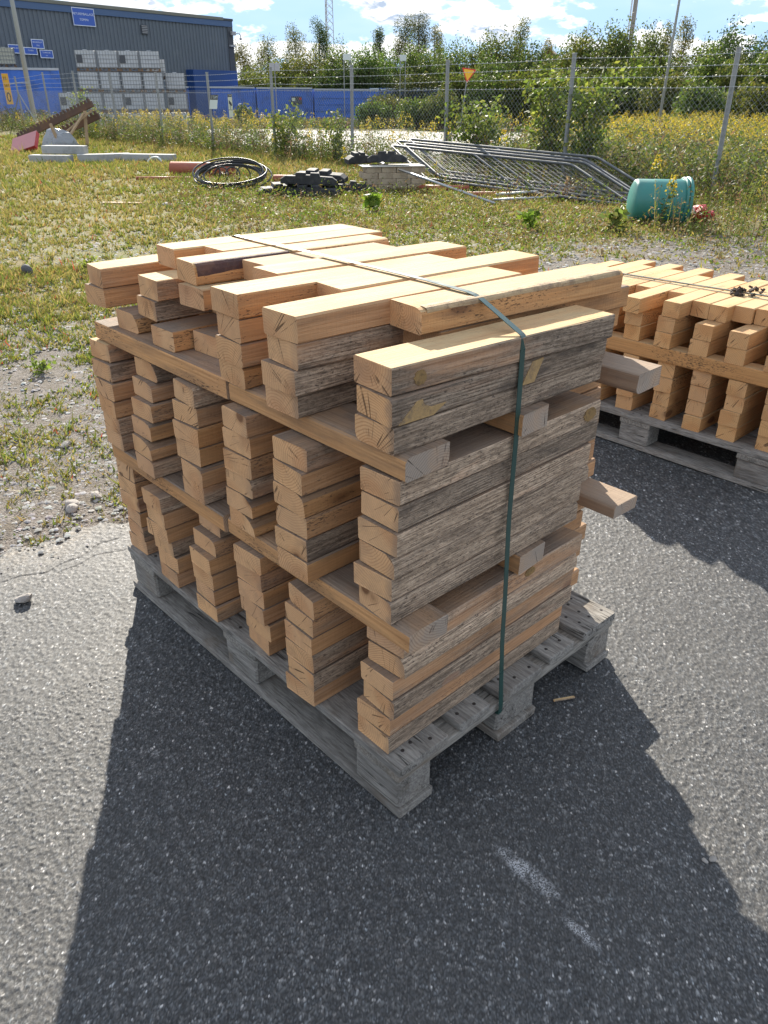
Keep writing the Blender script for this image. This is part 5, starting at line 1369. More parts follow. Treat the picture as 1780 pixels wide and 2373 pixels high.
container('shipping_container', (53.0, 66.3, 0), (55.0, 65.8, 0), -.75, 2.62, 2.0, M_BLUE2, 'small dark blue box showing above the container row')
# open skip at the left with rusty end
sk = container('skip', (15.9, 56.05, 0), (21.75, 53.6, 0), -.75, 2.78, 2.4, M_BLUE, 'tall blue open skip at the left edge of the view', 'v', M_CEDGE, 1.15)
MB().box((5.95, .3, .3), (6.1, 2.2, 3.3), .01).obj('rusty_end', M_RUST, sk)
for k in (0, 1): MB().box((6.12, .05 + k * 2.2, .0), (6.26, .22 + k * 2.2, 3.5), .01).obj('end_post', M_BLUE, sk)
M_TARP = plain('blue_tarp', (.035, .10, .30), .45, var=.2, scale=1.2, spec=.5)
for j, (a, b, lb) in enumerate((((53.9, 60.2, 0), (57.6, 57.2, 0), 'blue-tarped skip at the end of the container row, left one'), ((57.8, 57.0, 0), (60.9, 54.3, 0), 'blue-tarped skip at the end of the container row, right one'))):
    a = Vector(a); b = Vector(b); d_ = b - a; L = d_.length; d_.normalize()
    t = empty('tarped_skip', (a.x, a.y, -.75), math.atan2(d_.y, d_.x)); tag(t, lb, 'skip', 'tarped skips')
    MB().box((.1, .1, 0), (L - .1, 2.2, 1.75), .02).obj('skip_body', M_RUST, t)
    V = []; F = []; nx_ = 16; rr = random.Random(j)
    for i in range(nx_ + 1):
        for q, (yy, zz) in enumerate(((.0, 1.62), (-.04, 1.95), (-.02, 2.3), (.05, 2.62), (1.1, 2.72 + .05 * j), (2.3, 2.6), (2.34, 1.7))):
            V.append((L * i / nx_, yy + rr.uniform(-.03, .03), zz + rr.uniform(-.05, .05) * (q > 0)))
    for i in range(nx_):
        for q in range(6): F.append((i * 7 + q, i * 7 + 7 + q, i * 7 + 8 + q, i * 7 + 1 + q))
    link('tarp', mesh('tarp', V, F, M_TARP, True), t)
    MB().tube([(L * i / 8, -.09 + .015 * math.sin(i), 2.60 + .05 * math.sin(i * 2.3 + j)) for i in range(9)], .045, 5).obj('tarp_hem', M_SIGNW, t)
    if j == 1: link('lettering', text_mesh('lettering', 'SUSTEND', .34, M_SWHITE), t, (L * .55, -.13, 1.98), (R(90), 0, 0))

# ------------------------------------------------------------------ caged liquid tanks (IBCs)
M_TANK = plain('white_plastic_tank', (.46, .48, .50), .45, var=.12, scale=2.0, dirt=(.30, .31, .32), dirt_amt=.5, dirt_scale=1.4)
M_TANKY = plain('yellowed_plastic_tank', (.40, .40, .33), .5, var=.12, scale=2.0)
M_CAGE = plain('cage_tube', (.20, .21, .22), .5, metal=.5, var=.15)
M_PALW = plain('tank_pallet_wood', (.16, .10, .06), .85, var=.3, scale=4)
def ibc_meshes(tank_mat):
    tank = MB().box((-.56, -.46, .16), (.56, .46, 1.06), .06)
    tank.lathe([(.12, 1.05), (.12, 1.10), (0, 1.10)], 10)
    tank = tank.me('tank', tank_mat)
    cg = MB()
    r = .011
    for s in (-1, 1):
        for k in range(8):
            x = -.57 + 1.14 * k / 7; cg.box((x - r, s * .48 - r, .15), (x + r, s * .48 + r, 1.06))
        for k in range(6):
            y = -.47 + .94 * k / 5; cg.box((s * .58 - r, y - r, .15), (s * .58 + r, y + r, 1.06))
        for k in range(5):
            z = .2 + .85 * k / 4
            cg.box((-.59, s * .485 - r, z - r), (.59, s * .485 + r, z + r)); cg.box((s * .585 - r, -.49, z - r), (s * .585 + r, .49, z + r))
    cage = cg.me('cage', M_CAGE)
    pw = MB()
    for y in (-.42, 0, .42): pw.box((-.6, y - .06, 0), (.6, y + .06, .02))
    for x in (-.52, 0, .52):
        for y in (-.42, 0, .42): pw.box((x - .07, y - .06, .021), (x + .07, y + .06, .119))
    for x in (-.52, -.26, 0, .26, .52): pw.box((x - .06, -.5, .12), (x + .06, .5, .14))
    pal = pw.me('base_pallet', M_PALW)
    plate = MB().box((-.16, -.008, -.2), (.16, .008, .2)).me('label_plate', M_DARK)
    return tank, cage, pal, plate
IBC = ibc_meshes(M_TANK); IBCY = ibc_meshes(M_TANKY)
def ibc(x, y, z, rz, label, set_=IBC, plate=False, sc=1.0):
    t = empty('liquid_tank', (x, y, z), rz); t.scale = (sc, 1, 1); tag(t, label, 'tank', 'caged white tanks stacked by the warehouse')
    for nm_, me in zip(('tank', 'cage', 'base_pallet'), set_): link(nm_, me, t)
    if plate: link('label_plate', set_[3], t, (-.35, -.515, .62))
ru = Vector((.898, -.439, 0)); rz_i = math.atan2(ru.y, ru.x)
i0 = Vector((21.18, 49.64, 0)) + ru * .6 + Vector((.439, .898, 0)) * .5
RW = ['bottom', 'second', 'third', 'top']; CW = ['leftmost', 'second', 'third', 'rightmost']
for rw in range(4):
    for c in range(4):
        off = (.04 * math.sin(rw * 3 + c * 5))
        p = i0 + ru * (c * 1.225 + .04 * rw * 0 + off * .5) + Vector((.439, .898, 0)) * off
        ibc(p.x, p.y, -.74 + rw * 1.10, rz_i + .03 * math.sin(c * 7 + rw * 3), f'caged white tank, {CW[c]} of four in the {RW[rw]} row by the warehouse', IBC, (c + rw) % 2 == 1 and c in (0, 2), 1.0)
for rw in (0, 1):
    p = i0 - ru * 1.27; ibc(p.x, p.y, -.74 + rw * 1.10, rz_i, f'caged tank jutting out left of the four, {RW[rw]} row', IBC, True)
for rw in range(3):
    p = i0 + ru * 5.1 + Vector((.439, .898, 0)) * 1.0; ibc(p.x, p.y, -.74 + rw * 1.10, rz_i - .1, f'caged tank set back right of the four, {["bottom", "second", "top"][rw]} one', IBC, rw == 1)
p = i0 + ru * 4.0 + Vector((.439, .898, 0)) * 1.5; ibc(p.x, p.y, 2.2, rz_i, 'caged tank peeking out behind the rightmost of the top row')
sd = Vector((.922, -.386, 0))
for k in range(2):
    p = Vector((18.15, 56.15, 0)) + sd * (k * 1.30); ibc(p.x, p.y, 2.79, math.atan2(sd.y, sd.x), f'yellowed caged tank on the blue skip, {["left", "right"][k]} of two', IBCY)

# ------------------------------------------------------------------ poles, road signs, masts
M_POLE = plain('grey_lamp_post', (.30, .31, .30), .6, metal=.2, var=.15, scale=3)
lp = MB().tube([(0, 0, 0), (0, 0, 5), (0, 0, 9.5)], .125, 12, True, .07).obj('lamp_post', M_POLE, None, (14.9, 40.9, float(ground_z(14.9, 40.9)) - .02), (0, 0, 0), True)
tag(lp, 'thick grey lamp post rising out of view at the left', 'lamp post')
lp2 = MB().tube([(0, 0, 0), (0, 0, 5), (0, 0, 9.5)], .062, 10, True, .035).obj('lamp_post', M_POLE, None, (31.2, 17.2, float(ground_z(31.2, 17.2)) - .02), (0, R(1.2), 0), True)
tag(lp2, 'slim grey lamp pole among the goldenrod at the right', 'lamp post')
M_OR = plain('sign_orange', (.62, .33, .03), .5, var=.06)
ys = face_sign('sign', Vector((13.85, 40.75, 1.55)), _rt, (.30, 1.25), M_OR, 'upright orange marker sign with black figures beside the lamp post')
letter(ys, '35-', .19, 0, .42, M_BLACK, .004); letter(ys, '385', .17, 0, .12, M_BLACK, .004)
ov = MB(); nv = 16
ov.add([(.10 * math.cos(6.283 * k / nv), -.33 + .20 * math.sin(6.283 * k / nv), .004) for k in range(nv)] + [(.055 * math.cos(6.283 * k / nv), -.33 + .14 * math.sin(6.283 * k / nv), .004) for k in range(nv)], [(k, (k + 1) % nv, nv + (k + 1) % nv, nv + k) for k in range(nv)])
ov.obj('oval_mark', M_BLACK, ys)
MB().tube([(.12, .2, -.03), (.5, .25, -.1), (1.0, .25, -.15)], .02, 5).obj('bracket', M_GALV, ys)
# yield sign on a leaning pole
yl = empty('yield_sign', (40.75, 36.75, float(ground_z(40.75, 36.75)))); tag(yl, 'yellow yield sign with red border on a leaning pole', 'sign')
tilt = Vector(_rt) * .40
topp = tilt + Vector((0, 0, 3.35)); MB().tube([(0, 0, -.1), topp + Vector((0, 0, .35))], .035, 8).obj('pole', M_GALV_DULL, yl)
M_RED = plain('sign_red_border', (.55, .03, .02), .45, var=.04); M_YEL = plain('sign_yellow', (.75, .42, .02), .45, var=.04)
def tri(s, zoff, rad):
    P = []
    cs = [(-s, .577 * s), (s, .577 * s), (0, -1.155 * s)]
    for cx, cy in cs:
        for k in range(5):
            a0 = math.atan2(cy, cx) - R(60) + R(120) * k / 4; k_ = (1 - rad / (s * 1.155) * 2)
            P.append((cx * k_ + rad * math.cos(a0) * 1.0, cy * k_ + rad * math.sin(a0), zoff))
    # sort by angle so the outline closes
    P.sort(key=lambda p: math.atan2(p[1], p[0])); return P
plate = empty('x'); bpy.data.objects.remove(plate)
B3 = Matrix((Vector(_rt), Vector((0, 0, 1)), Vector(_rt).cross(Vector((0, 0, 1))))).transposed().to_4x4()
Mt = Matrix.Translation(topp + Vector((0, 0, -.05)) - Vector((_f.x, _f.y, 0)).normalized() * .05) @ B3 @ Matrix.Rotation(R(-8), 4, 'Z')
for nm_, s_, zo, mt in (('border', .47, 0, M_RED), ('face', .36, .006, M_YEL)):
    P = tri(s_, zo, .05); n_ = len(P); V = P + [(p[0], p[1], p[2] - .004) for p in P]
    F = [tuple(range(n_)), tuple(range(2 * n_ - 1, n_ - 1, -1))] + [(i, n_ + i, n_ + (i + 1) % n_, (i + 1) % n_) for i in range(n_)]
    o_ = link(nm_, mesh(nm_, V, F, mt), yl); o_.matrix_local = Mt
def board(x, y, z, w, h, label, legs=1, split=False):
    gz = float(ground_z(x, y)); t = empty('road_sign', (x, y, gz)); tag(t, label, 'sign', 'grey sign backs beyond the road')
    hz = z - gz; rt = Vector(_rt)
    for k in range(2 if split else 1):
        ww = w / (2 if split else 1); cx = (-w / 4 + k * w / 2) if split else 0
        m_ = MB().box((cx - ww / 2 + .01, -.015, hz - h / 2), (cx + ww / 2 - .01, .015, hz + h / 2), .004); o_ = m_.obj('plate', M_SIGNW if not split else M_GREYM, t, None, (0, 0, math.atan2(rt.y, rt.x)))
    for k in range(legs):
        cx = (-.38 + .76 * k) * w if legs == 2 else 0
        MB().tube([rt * cx + Vector((.02, .03, 0)), rt * cx + Vector((.02, .03, hz + h / 2 - .05))], .03, 6).obj('leg', M_GALV_DULL, t)
board(34.25, 47.93, 3.0, .72, .46, 'twin grey sign backs behind the fence post left of centre', 1, True)
board(39.41, 46.43, 3.69, .58, .38, 'grey sign back on two legs above the blue containers', 2)
board(45.1, 46.66, 3.8, .50, .40, 'grey sign back on two legs, right of the other one', 2)
# lattice mast far away
M_MAST = plain('mast_steel', (.42, .40, .38), .6, var=.1)
lt = empty('lattice_mast', (138.5, 169.5, 0)); tag(lt, 'tall lattice radio mast rising behind the trees', 'mast')
w0 = 1.05
cn = [Vector((w0 * math.cos(R(90 + 120 * k)), w0 * math.sin(R(90 + 120 * k)), 0)) for k in range(3)]
for c in cn: MB().tube([c * 1.25, c * .8 + Vector((0, 0, 42))], .09, 5).obj('leg', M_MAST, lt)
lz = MB()
for k in range(28):
    z = k * 1.5
    for j in range(3):
        f0 = 1.25 - .45 * z / 42; f1 = 1.25 - .45 * (z + 1.5) / 42
        a, b = cn[j], cn[(j + 1) % 3]
        lz.tube([a * f0 + Vector((0, 0, z)), b * f1 + Vector((0, 0, z + 1.5))], .05, 3, False); lz.tube([b * f0 + Vector((0, 0, z)), a * f1 + Vector((0, 0, z + 1.5))], .05, 3, False)
lz.obj('lattice', M_MAST, lt)
ch = empty('chimney_mast', (135.2, 83.4, 0)); tag(ch, 'slim chimney with ladder above the willows at the right', 'chimney')
MB().tube([(0, 0, 0), (0, 0, 17.2)], .42, 12, True, .36).obj('shaft', plain('chimney_grey', (.30, .27, .25), .7, var=.1), ch)
MB().box((-.5, -.5, 17.2), (.5, .5, 17.4)).obj('cap', M_GREYM, ch)
ld = MB(); ld.tube([(-.75, .2, 0), (-.75, .2, 20)], .06, 4); ld.tube([(-.5, .5, 0), (-.5, .5, 20)], .06, 4)
for k in range(40): ld.tube([(-.75, .2, k * .5), (-.5, .5, k * .5)], .04, 3, False)
ld.obj('ladder', M_MAST, ch)
hs = empty('house', (97, 71.5, -.7), R(30)); tag(hs, 'gabled house with brown roof half hidden by the trees', 'house')
MB().box((-3, -2.5, 0), (3, 2.5, 5.4)).obj('wall', plain('house_wall', (.4, .33, .26), .8, var=.1), hs)
MB().add([(-3.3, -2.9, 5.2), (3.3, -2.9, 5.2), (3.3, 0, 7.4), (-3.3, 0, 7.4), (-3.3, 2.9, 5.2), (3.3, 2.9, 5.2)], [(0, 1, 2, 3), (3, 2, 5, 4), (0, 3, 4), (1, 5, 2), (0, 4, 5, 1)]).obj('roof', plain('roof_tiles', (.15, .085, .06), .85, var=.2), hs)
ob = empty('far_building', (56.5, 92.5, -.7), R(10)); tag(ob, 'flat grey building glimpsed right of the warehouse', 'building')
MB().box((-6, 0, 0), (4.6, 8, 5.9)).obj('wall', M_CLAD, ob); MB().box((-6.2, -.2, 5.9), (4.8, 8.2, 6.6)).obj('roof', M_DARK, ob)
MB().box((1.5, -.06, 4.3), (4.2, -.01, 5.3)).obj('window_band', M_GREYM, ob)
bk = MB().box((-.11, -.11, 0), (.11, .11, .95), .03).obj('bollard', M_GALV_DULL, None, (19.8, 18.3, float(ground_z(19.8, 18.3))))
tag(bk, 'short grey bollard just right of a fence post', 'bollard')

# ------------------------------------------------------------------ junk lying in the yard
M_CONC = plain('old_concrete', (.36, .36, .35), .85, var=.15, scale=10, bumpd=.004, dirt=(.2, .2, .18), dirt_amt=.5, dirt_scale=5)
M_RUBBER = plain('black_rubber', (.022, .023, .026), .8, var=.35, scale=14, bumpd=.004, dirt=(.08, .078, .075), dirt_amt=.4, dirt_scale=7)
M_PIPE = plain('rust_red_pipe', (.33, .095, .055), .55, var=.12, scale=5, spec=.4)
M_HOSE = plain('black_hose', (.022, .023, .025), .38, var=.2, scale=8, spec=.6)
M_CREAM = plain('cream_block', (.40, .32, .225), .85, var=.25, scale=9, bumpd=.003, dirt=(.2, .15, .1), dirt_amt=.6, dirt_scale=6)
M_TEAL = plain('teal_plastic', (.035, .20, .175), .42, var=.10, scale=4, spec=.5, dirt=(.06, .17, .15), dirt_amt=.5, dirt_scale=3)
M_REDP = plain('red_painted_sheet', (.42, .03, .03), .55, var=.15, scale=4)
M_PINK = plain('faded_red_sheet', (.46, .20, .20), .6, var=.15, scale=5)
M_FILM = plain('plastic_wrap', (.22, .235, .25), .3, var=.3, scale=6, spec=.7, bumpd=.01)
M_OLDW = plain('old_plank', (.33, .23, .13), .85, var=.3, scale=6)
def gz_(x, y): return float(terr(x, y))
# red box lid
rb = empty('red_box', (7.55, 22.4, gz_(7.55, 22.4)), R(-50)); tag(rb, 'tilted red sheet-metal box lying left of the wrapped bundle', 'box')
Mb = Matrix.Translation((0, 0, .20)) @ Matrix.Rotation(R(-16), 4, 'Y') @ Matrix.Rotation(R(40), 4, 'X')
MB().box((-.38, -.28, -.075), (.38, .28, .045), .01, Mb).obj('tray', M_REDP, rb); MB().box((-.377, -.277, .0455), (.377, .277, .058), .004, Mb).obj('lid', M_PINK, rb)
# wrapped bundle
bm = bmesh.new(); bmesh.ops.create_icosphere(bm, subdivisions=3, radius=1.0); rr = random.Random(4)
axs = [Vector((rr.uniform(-1, 1), rr.uniform(-1, 1), rr.uniform(-.2, 1))).normalized() for _ in range(12)]
for v in bm.verts:
    for a in axs:
        dd = v.co.dot(a)
        if dd > .66: v.co -= a * (dd - .66) * .85
    v.co = Vector((v.co.x * .64, v.co.y * .45, v.co.z * .36 + .02 * math.sin(v.co.x * 19 + v.co.y * 11)))
me = bpy.data.meshes.new('wrapped_bundle'); bm.to_mesh(me); bm.free(); me.materials.append(M_FILM)
o = link('wrapped_bundle', me, None, (8.9, 23.3, gz_(8.9, 23.3) + .20), (0, R(6), R(-47))); tag(o, 'grey plastic-wrapped lumpy bundle under the toothed rails', 'bundle')
# toothed rails propped on planks
def rail(p0, p1, label, n=20):
    p0 = Vector(p0); p1 = Vector(p1); L = (p1 - p0).length
    t = empty('toothed_rail', p0); tag(t, label, 'rail', 'toothed rails')
    q = (p1 - p0).to_track_quat('X', 'Z')
    ob_ = MB().box((0, -.05, -.09), (L, .05, .07), .008).obj('rail_body', M_RUST, t); ob_.rotation_mode = 'QUATERNION'; ob_.rotation_quaternion = q
    for k in range(n):
        tb = MB().box((L * (k + .2) / n, -.045, .0705), (L * (k + .62) / n, .045, .15), .004).obj('tooth', M_RUST, t); tb.rotation_mode = 'QUATERNION'; tb.rotation_quaternion = q
rail((8.55, 25.6, .16), (10.15, 23.6, 1.12), 'upper brown toothed rail sloping up to the right', 22)
rail((9.3, 24.9, .20), (10.35, 23.7, .80), 'lower brown toothed rail behind the wooden prop', 12)
for j, (a, b) in enumerate((((9.75, 23.5, .02), (9.95, 23.75, .92)), ((9.0, 23.4, .05), (9.85, 23.65, .85)), ((9.15, 23.75, .30), (10.1, 23.55, .95)), ((8.75, 23.0, .0), (8.65, 23.2, .62)))):
    a = Vector(a); b = Vector(b); q = (b - a).to_track_quat('X', 'Z')
    o = MB().box((0, -.045, -.02), ((b - a).length, .045, .02), .004).obj('plank', M_OLDW, None, a); o.rotation_mode = 'QUATERNION'; o.rotation_quaternion = q
    tag(o, ['upright plank propping the toothed rails', 'lower slanted plank under the toothed rails', 'upper slanted plank along the toothed rail', 'short plank leaning on the wrapped bundle'][j], 'plank')
# concrete kerbs
rt2 = Vector((_rt.x, _rt.y, 0)).normalized(); fh = Vector((_f.x, _f.y, 0)).normalized(); ang_r = math.atan2(rt2.y, rt2.x)
def kerb(x, y, L, label, z=0.0, rz=0.0, w=.28, h=.17):
    o = MB().box((-L / 2, -w / 2, 0), (L / 2, w / 2, h), .015).obj('concrete_kerb', M_CONC, None, (x, y, gz_(x, y) + z), (0, 0, ang_r + rz)); tag(o, label, 'kerb', 'concrete kerbs on the grass')
kerb(6.62, 18.35, .95, 'concrete kerb at the bottom left of the small pile', 0, -.12)
kerb(7.45, 17.85, .80, 'concrete kerb at the bottom right of the small pile', 0, .35)
kerb(7.05, 18.55, 1.0, 'concrete kerb lying on top of the small pile', .172, -.08)
kerb(8.1, 18.0, .5, 'broken concrete kerb stub right of the small pile', 0, .5)
kerb(8.45, 17.2, 1.25, 'long low concrete kerb lying on the grass behind the coil', 0, -.15, .25, .16)
mb = MB(); mb.tube([(.16 * math.cos(R(a)), 0, .16 * math.sin(R(a)) + .02) for a in range(0, 181, 20)], .022, 6)
o = mb.obj('pipe_bend', M_SIGNW, None, (8.25, 16.6, gz_(8.25, 16.6)), (R(-40), 0, ang_r)); tag(o, 'small white pipe bend against the long kerb', 'pipe')
# pipes
def pipe(c, L, r, label, rz=0.0, mat=M_PIPE, hollow=True):
    mb = MB(); Mx = Matrix.Rotation(R(90), 4, 'Y')
    mb.lathe([(r * .86, -L / 2 + .3), (r * .86, -L / 2), (r, -L / 2), (r, L / 2), (r * .86, L / 2), (r * .86, L / 2 - .3)], 20, Mx)
    o = mb.obj('pipe', mat, None, (c[0], c[1], gz_(c[0], c[1]) + r - .01), (0, 0, ang_r + rz), True); tag(o, label, 'pipe', 'red pipes on the grass')
pipe((7.55, 13.35), 1.25, .12, 'thick rust-red pipe behind the hose coil', -.15)
pipe((7.95, 10.85), .85, .075, 'rust-red pipe between the coil and the rubber blocks', -.1)
pipe((6.55, 13.15), .9, .035, 'thin red pipe lying left of the coil', .05)
pipe((6.85, 12.9), .7, .03, 'second thin red pipe lying left of the coil', -.1)
pipe((9.35, 7.25), 1.6, .035, 'thin red-brown pipe under the fallen fence panels', .1)
pipe((8.95, 8.35), .9, .04, 'red-brown pipe sticking out left of the fallen panels', -.1)
# hose coil
hc = empty('hose_coil', (6.75, 11.15, gz_(6.75, 11.15)), ang_r); tag(hc, 'big coil of black hose lying in the grass', 'hose coil')
rr = random.Random(12)
for k in range(9):
    rad = .60 - .13 * rr.random(); tl = R(12 + 9 * rr.random()); rot = rr.uniform(-.12, .12); pts = []
    cx, cz = rr.uniform(-.04, .12), .14 + .012 * k
    for q in range(41):
        a = 6.283 * q / 40; u, v = rad * math.cos(a), rad * math.sin(a) * rr.uniform(.985, 1.0)
        pts.append(Vector((u + cx, v * math.cos(tl) * .62, cz + v * math.sin(tl) * 1.0 + u * math.sin(rot) * .35)))
    MB().tube(pts, .014, 6, False).obj('hose_loop', M_HOSE, hc, None, None, True)
for k in range(4):
    a0 = R(60 + 50 * k); pts = [Vector((-.42 + .24 * k + .12 * math.cos(R(b)), .05, .20 + .13 * math.sin(R(b)))) for b in range(-40, 181, 20)]
    MB().tube(pts, .013, 6).obj('loose_loop', M_HOSE, hc, None, (R(-20), 0, R(20 * k - 30)), True)
# black rubber feet
def rubber(x, y, z, rz, label, L=.86, flip=False):
    """moulded foot: sloped ends, raised middle with two recesses"""
    w, h = .27, .15
    prof = [(-L / 2, 0), (L / 2, 0), (L / 2, .055), (L / 2 - .07, .10), (L * .20, .105), (L * .18, h), (L * .03, h), (L * .02, .118), (-L * .05, .118), (-L * .06, h), (-L * .22, h), (-L * .24, .10), (-L / 2 + .07, .098), (-L / 2, .055)]
    n_ = len(prof); V = []
    for yy, k_ in ((-w / 2, .0), (-w / 2 + .02, .012), (w / 2 - .02, .012), (w / 2, 0)):
        for px, pz in prof: V.append((px, yy, pz + (k_ if pz > .02 else 0)))
    F = [(i_ * n_ + a, i_ * n_ + (a + 1) % n_, (i_ + 1) * n_ + (a + 1) % n_, (i_ + 1) * n_ + a) for i_ in range(3) for a in range(n_)] + [tuple(range(n_ - 1, -1, -1)), tuple(range(3 * n_, 4 * n_))]
    mb = MB().add(V, F)
    for s in (-1, 1): mb.box((s * L * .33 - .05, -w / 2 - .010, .012), (s * L * .33 + .05, w / 2 + .010, .06), .008)
    o = mb.obj('rubber_foot', M_RUBBER, None, (x, y, gz_(x, y) + z), (R(rnd.uniform(-6, 6)), R(rnd.uniform(-4, 4)), ang_r + rz)); tag(o, label, 'rubber block', 'black rubber fence feet')
rubber(7.0, 9.25, 0, -.10, 'black rubber foot at the bottom front of the pile')
rubber(7.02, 9.33, .155, .06, 'black rubber foot on top of the front pile')
rubber(6.85, 9.72, .0, .3, 'black rubber foot at the left end of the pile')
rubber(7.45, 9.42, .0, .2, 'black rubber foot in the middle of the pile, lower')
rubber(7.42, 9.56, .155, -.2, 'black rubber foot in the middle of the pile, upper')
rubber(7.72, 8.98, .0, .05, 'black rubber foot lying right of the pile, flat on the grass', .6)
rubber(8.42, 9.05, .40, -.12, 'black rubber foot on the cream blocks, right one', .62)
rubber(8.30, 9.62, .38, .3, 'black rubber foot on the cream blocks, rear left one', .42)
# cream block pile
cp = empty('block_pile', (8.42, 8.98, gz_(8.42, 8.98)), ang_r + .22); tag(cp, 'pile of cream building blocks beside the rubber feet', 'block pile')
bme = MB().box((-.118, -.09, 0), (.118, .09, .083), .006).me('block', M_CREAM)
for lv in range(4):
    for ix in range(4):
        for iy in range(2):
            sh = .06 if lv % 2 else 0
            link('block', bme, cp, (-.37 + ix * .242 + sh + rnd.uniform(-.006, .006), -.10 + iy * .19, .01 + lv * .086), (0, 0, rnd.uniform(-.03, .03)))
MB().box((-.50, -.22, .356), (.52, .20, .366)).obj('cover_sheet', plain('pale_cover', (.55, .52, .46), .7, var=.08), cp)
# fallen construction-fence panels
M_GALVD = plain('weathered_galvanised_tube', (.12, .125, .13), .55, metal=.4, var=.2, scale=14)
M_FABD = plain('dull_mesh_wire', (.11, .115, .12), .65, metal=.3, var=.1)
def fpanel(T1, T2, off, label, k):
    T1 = Vector(T1); T2 = Vector(T2); off = Vector(off); o0 = T1.copy()
    t = empty('fence_panel', o0); tag(t, label, 'fence panel', 'fallen galvanised fence panels')
    def rel(p): return p - o0
    c = [rel(T1), rel(T2), rel(T2 + off), rel(T1 + off)]
    rad = .021
    pts = []
    for i in range(4):
        p = c[i]; a = (c[i - 1] - p).normalized() * .10; b = (c[(i + 1) % 4] - p).normalized() * .10
        for s in (0, .5, 1): pts.append((p + a) * (1 - s) ** 2 + p * 2 * s * (1 - s) + (p + b) * s * s)
    pts.append(pts[0])
    MB().tube(pts, rad, 8, False).obj('frame_tube', M_GALVD, t, None, None, True)
    MB().tube([c[0].lerp(c[1], .5), c[3].lerp(c[2], .5)], rad * .8, 6).obj('middle_bar', M_GALVD, t)
    g = MB()
    for q in range(1, 30): g.tube([c[0].lerp(c[1], q / 30), c[3].lerp(c[2], q / 30)], .0016, 3, False)
    for q in range(1, 6): g.tube([c[0].lerp(c[3], q / 6), c[1].lerp(c[2], q / 6)], .0016, 3, False)
    g.obj('wire_grid', M_FABD, t)
NP = ['nearest', 'second nearest', 'second furthest', 'furthest']
for k in range(4):
    fpanel((9.85 + .10 * k, 10.5 + .03 * k - .25 * (k % 2), .54 + .035 * k), (10.15 + .14 * k, 6.72 - .02 * k - .12 * (k % 2), .42 + .03 * k), (-.62, -1.55, -.42), f'{NP[k]} of four stacked fallen fence panels', k)
def bar(a, b, r, label):
    a = Vector(a); b = Vector(b); o = MB().tube([(0, 0, 0), b - a], r, 8).obj('steel_tube', M_GALV, None, a, None, True); tag(o, label, 'steel tube', 'loose steel tubes')
bar((8.53, 9.68, .43), (8.12, 6.53, .03), .019, 'long steel tube slanting down from the cream blocks')
bar((8.80, 7.08, .05), (10.1, 6.62, .08), .022, 'steel tube lying flat before the fallen panels, upper')
bar((8.35, 6.75, .04), (9.55, 6.35, .03), .019, 'steel tube lying flat before the fallen panels, lower')
# green bin on its side
bn = empty('fallen_bin', (8.55, 4.30, gz_(8.55, 4.30))); bn.rotation_euler = (0, 0, ang_r - .05); tag(bn, 'teal plastic bin lying on its side in the weeds', 'bin')
Mx = Matrix.Translation((0, 0, .255)) @ Matrix.Rotation(R(3), 4, 'Y') @ Matrix.Rotation(R(90), 4, 'Y')
MB().lathe([(0, -.33), (.205, -.33), (.232, -.315), (.245, -.29), (.252, -.1), (.256, -.09), (.256, -.08), (.262, .1), (.274, .25), (.270, .26), (.25, .2), (.22, -.27), (0, -.27)], 40, Mx).obj('barrel', M_TEAL, bn, None, None, True)
MB().lathe([(.273, .252), (.295, .254), (.298, .27), (.295, .286), (.268, .288)], 40, Mx).obj('rim', M_TEAL, bn, None, None, True)
MB().lathe([(.270, .296), (.302, .298), (.305, .315), (.300, .332), (.262, .330)], 40, Mx).obj('lid_ring', M_TEAL, bn, None, None, True)
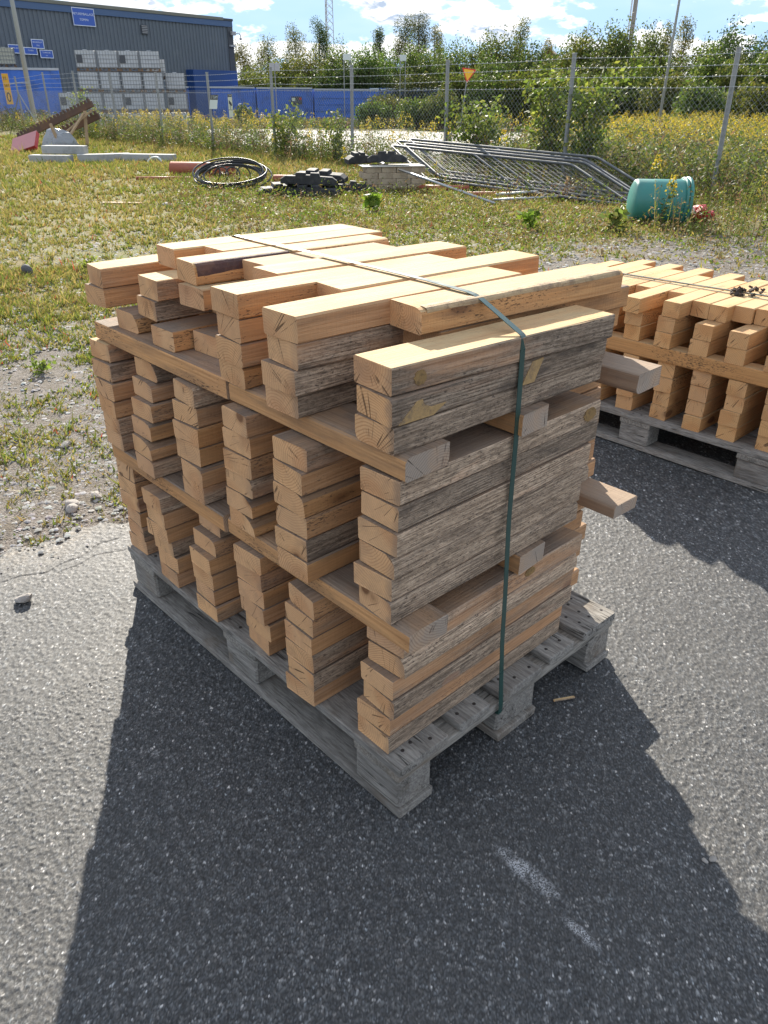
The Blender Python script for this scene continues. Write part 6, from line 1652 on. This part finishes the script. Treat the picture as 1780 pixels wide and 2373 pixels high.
for k, (mt, c, s, lb, nm_) in enumerate(((plain('red_bag', (.50, .02, .035), .5, var=.2, scale=20, bumpd=.01), (8.98, 3.95), .14, 'crumpled red bag spilling beside the bin', 'bag'), (plain('white_bag', (.6, .6, .62), .5, var=.1, scale=20, bumpd=.01), (8.82, 4.06), .10, 'crumpled white bag in the bin mouth', 'bag'))):
    bm = bmesh.new(); bmesh.ops.create_icosphere(bm, subdivisions=3, radius=1.0); r5 = random.Random(40 + k)
    ph = [(Vector((r5.uniform(-1, 1), r5.uniform(-1, 1), r5.uniform(-1, 1))) * r5.uniform(3, 9), r5.uniform(0, 6)) for _ in range(9)]
    for v in bm.verts:
        f = 1 + sum(.07 * math.sin(v.co.dot(a) + p_) for a, p_ in ph); v.co = Vector((v.co.x * s * 1.25 * f, v.co.y * s * f, v.co.z * s * .72 * f))
    me = bpy.data.meshes.new(nm_); bm.to_mesh(me); bm.free(); me.materials.append(mt)
    o = link(nm_, me, None, (c[0], c[1], gz_(*c) + s * (.6 if k == 0 else 1.3)), (0, .2, k)); tag(o, lb, 'bag')
# plank and rubbish bits in the grass
o = MB().box((-.28, -.06, 0), (.28, .06, .025), .005).obj('plank', M_OLDW, None, (4.47, 10.45, gz_(4.47, 10.45)), (0, .03, ang_r + .2)); tag(o, 'short weathered plank lying in the grass', 'plank')
stone(4.9, 9.9, .09, 'flat grey stone in the grass near the short plank', 21, .4)
# crumbs of bark on the second stack
mb = MB(); r6 = random.Random(3)
for k in range(34):
    a = r6.uniform(0, 6.28); q = .075 * math.sqrt(r6.random()); s = r6.uniform(.003, .010)
    c = Vector((q * math.cos(a) * 1.3, q * math.sin(a) * .8, s * .5 + .022 * max(0, 1 - q / .06) * r6.random()))
    mb.box((-s, -s * r6.uniform(.4, 1), -s * .5), (s, s * r6.uniform(.4, 1), s * .5), 0, Matrix.Translation(c) @ Euler((r6.uniform(-1, 1), r6.uniform(-1, 1), r6.uniform(0, 6))).to_matrix().to_4x4())
o = mb.obj('bark_crumbs', plain('dark_crumb', (.045, .03, .022), .9, var=.4), None, (2.50, .535, .6425)); tag(o, 'small heap of dark bark crumbs on the yellow stack', 'bark crumbs')
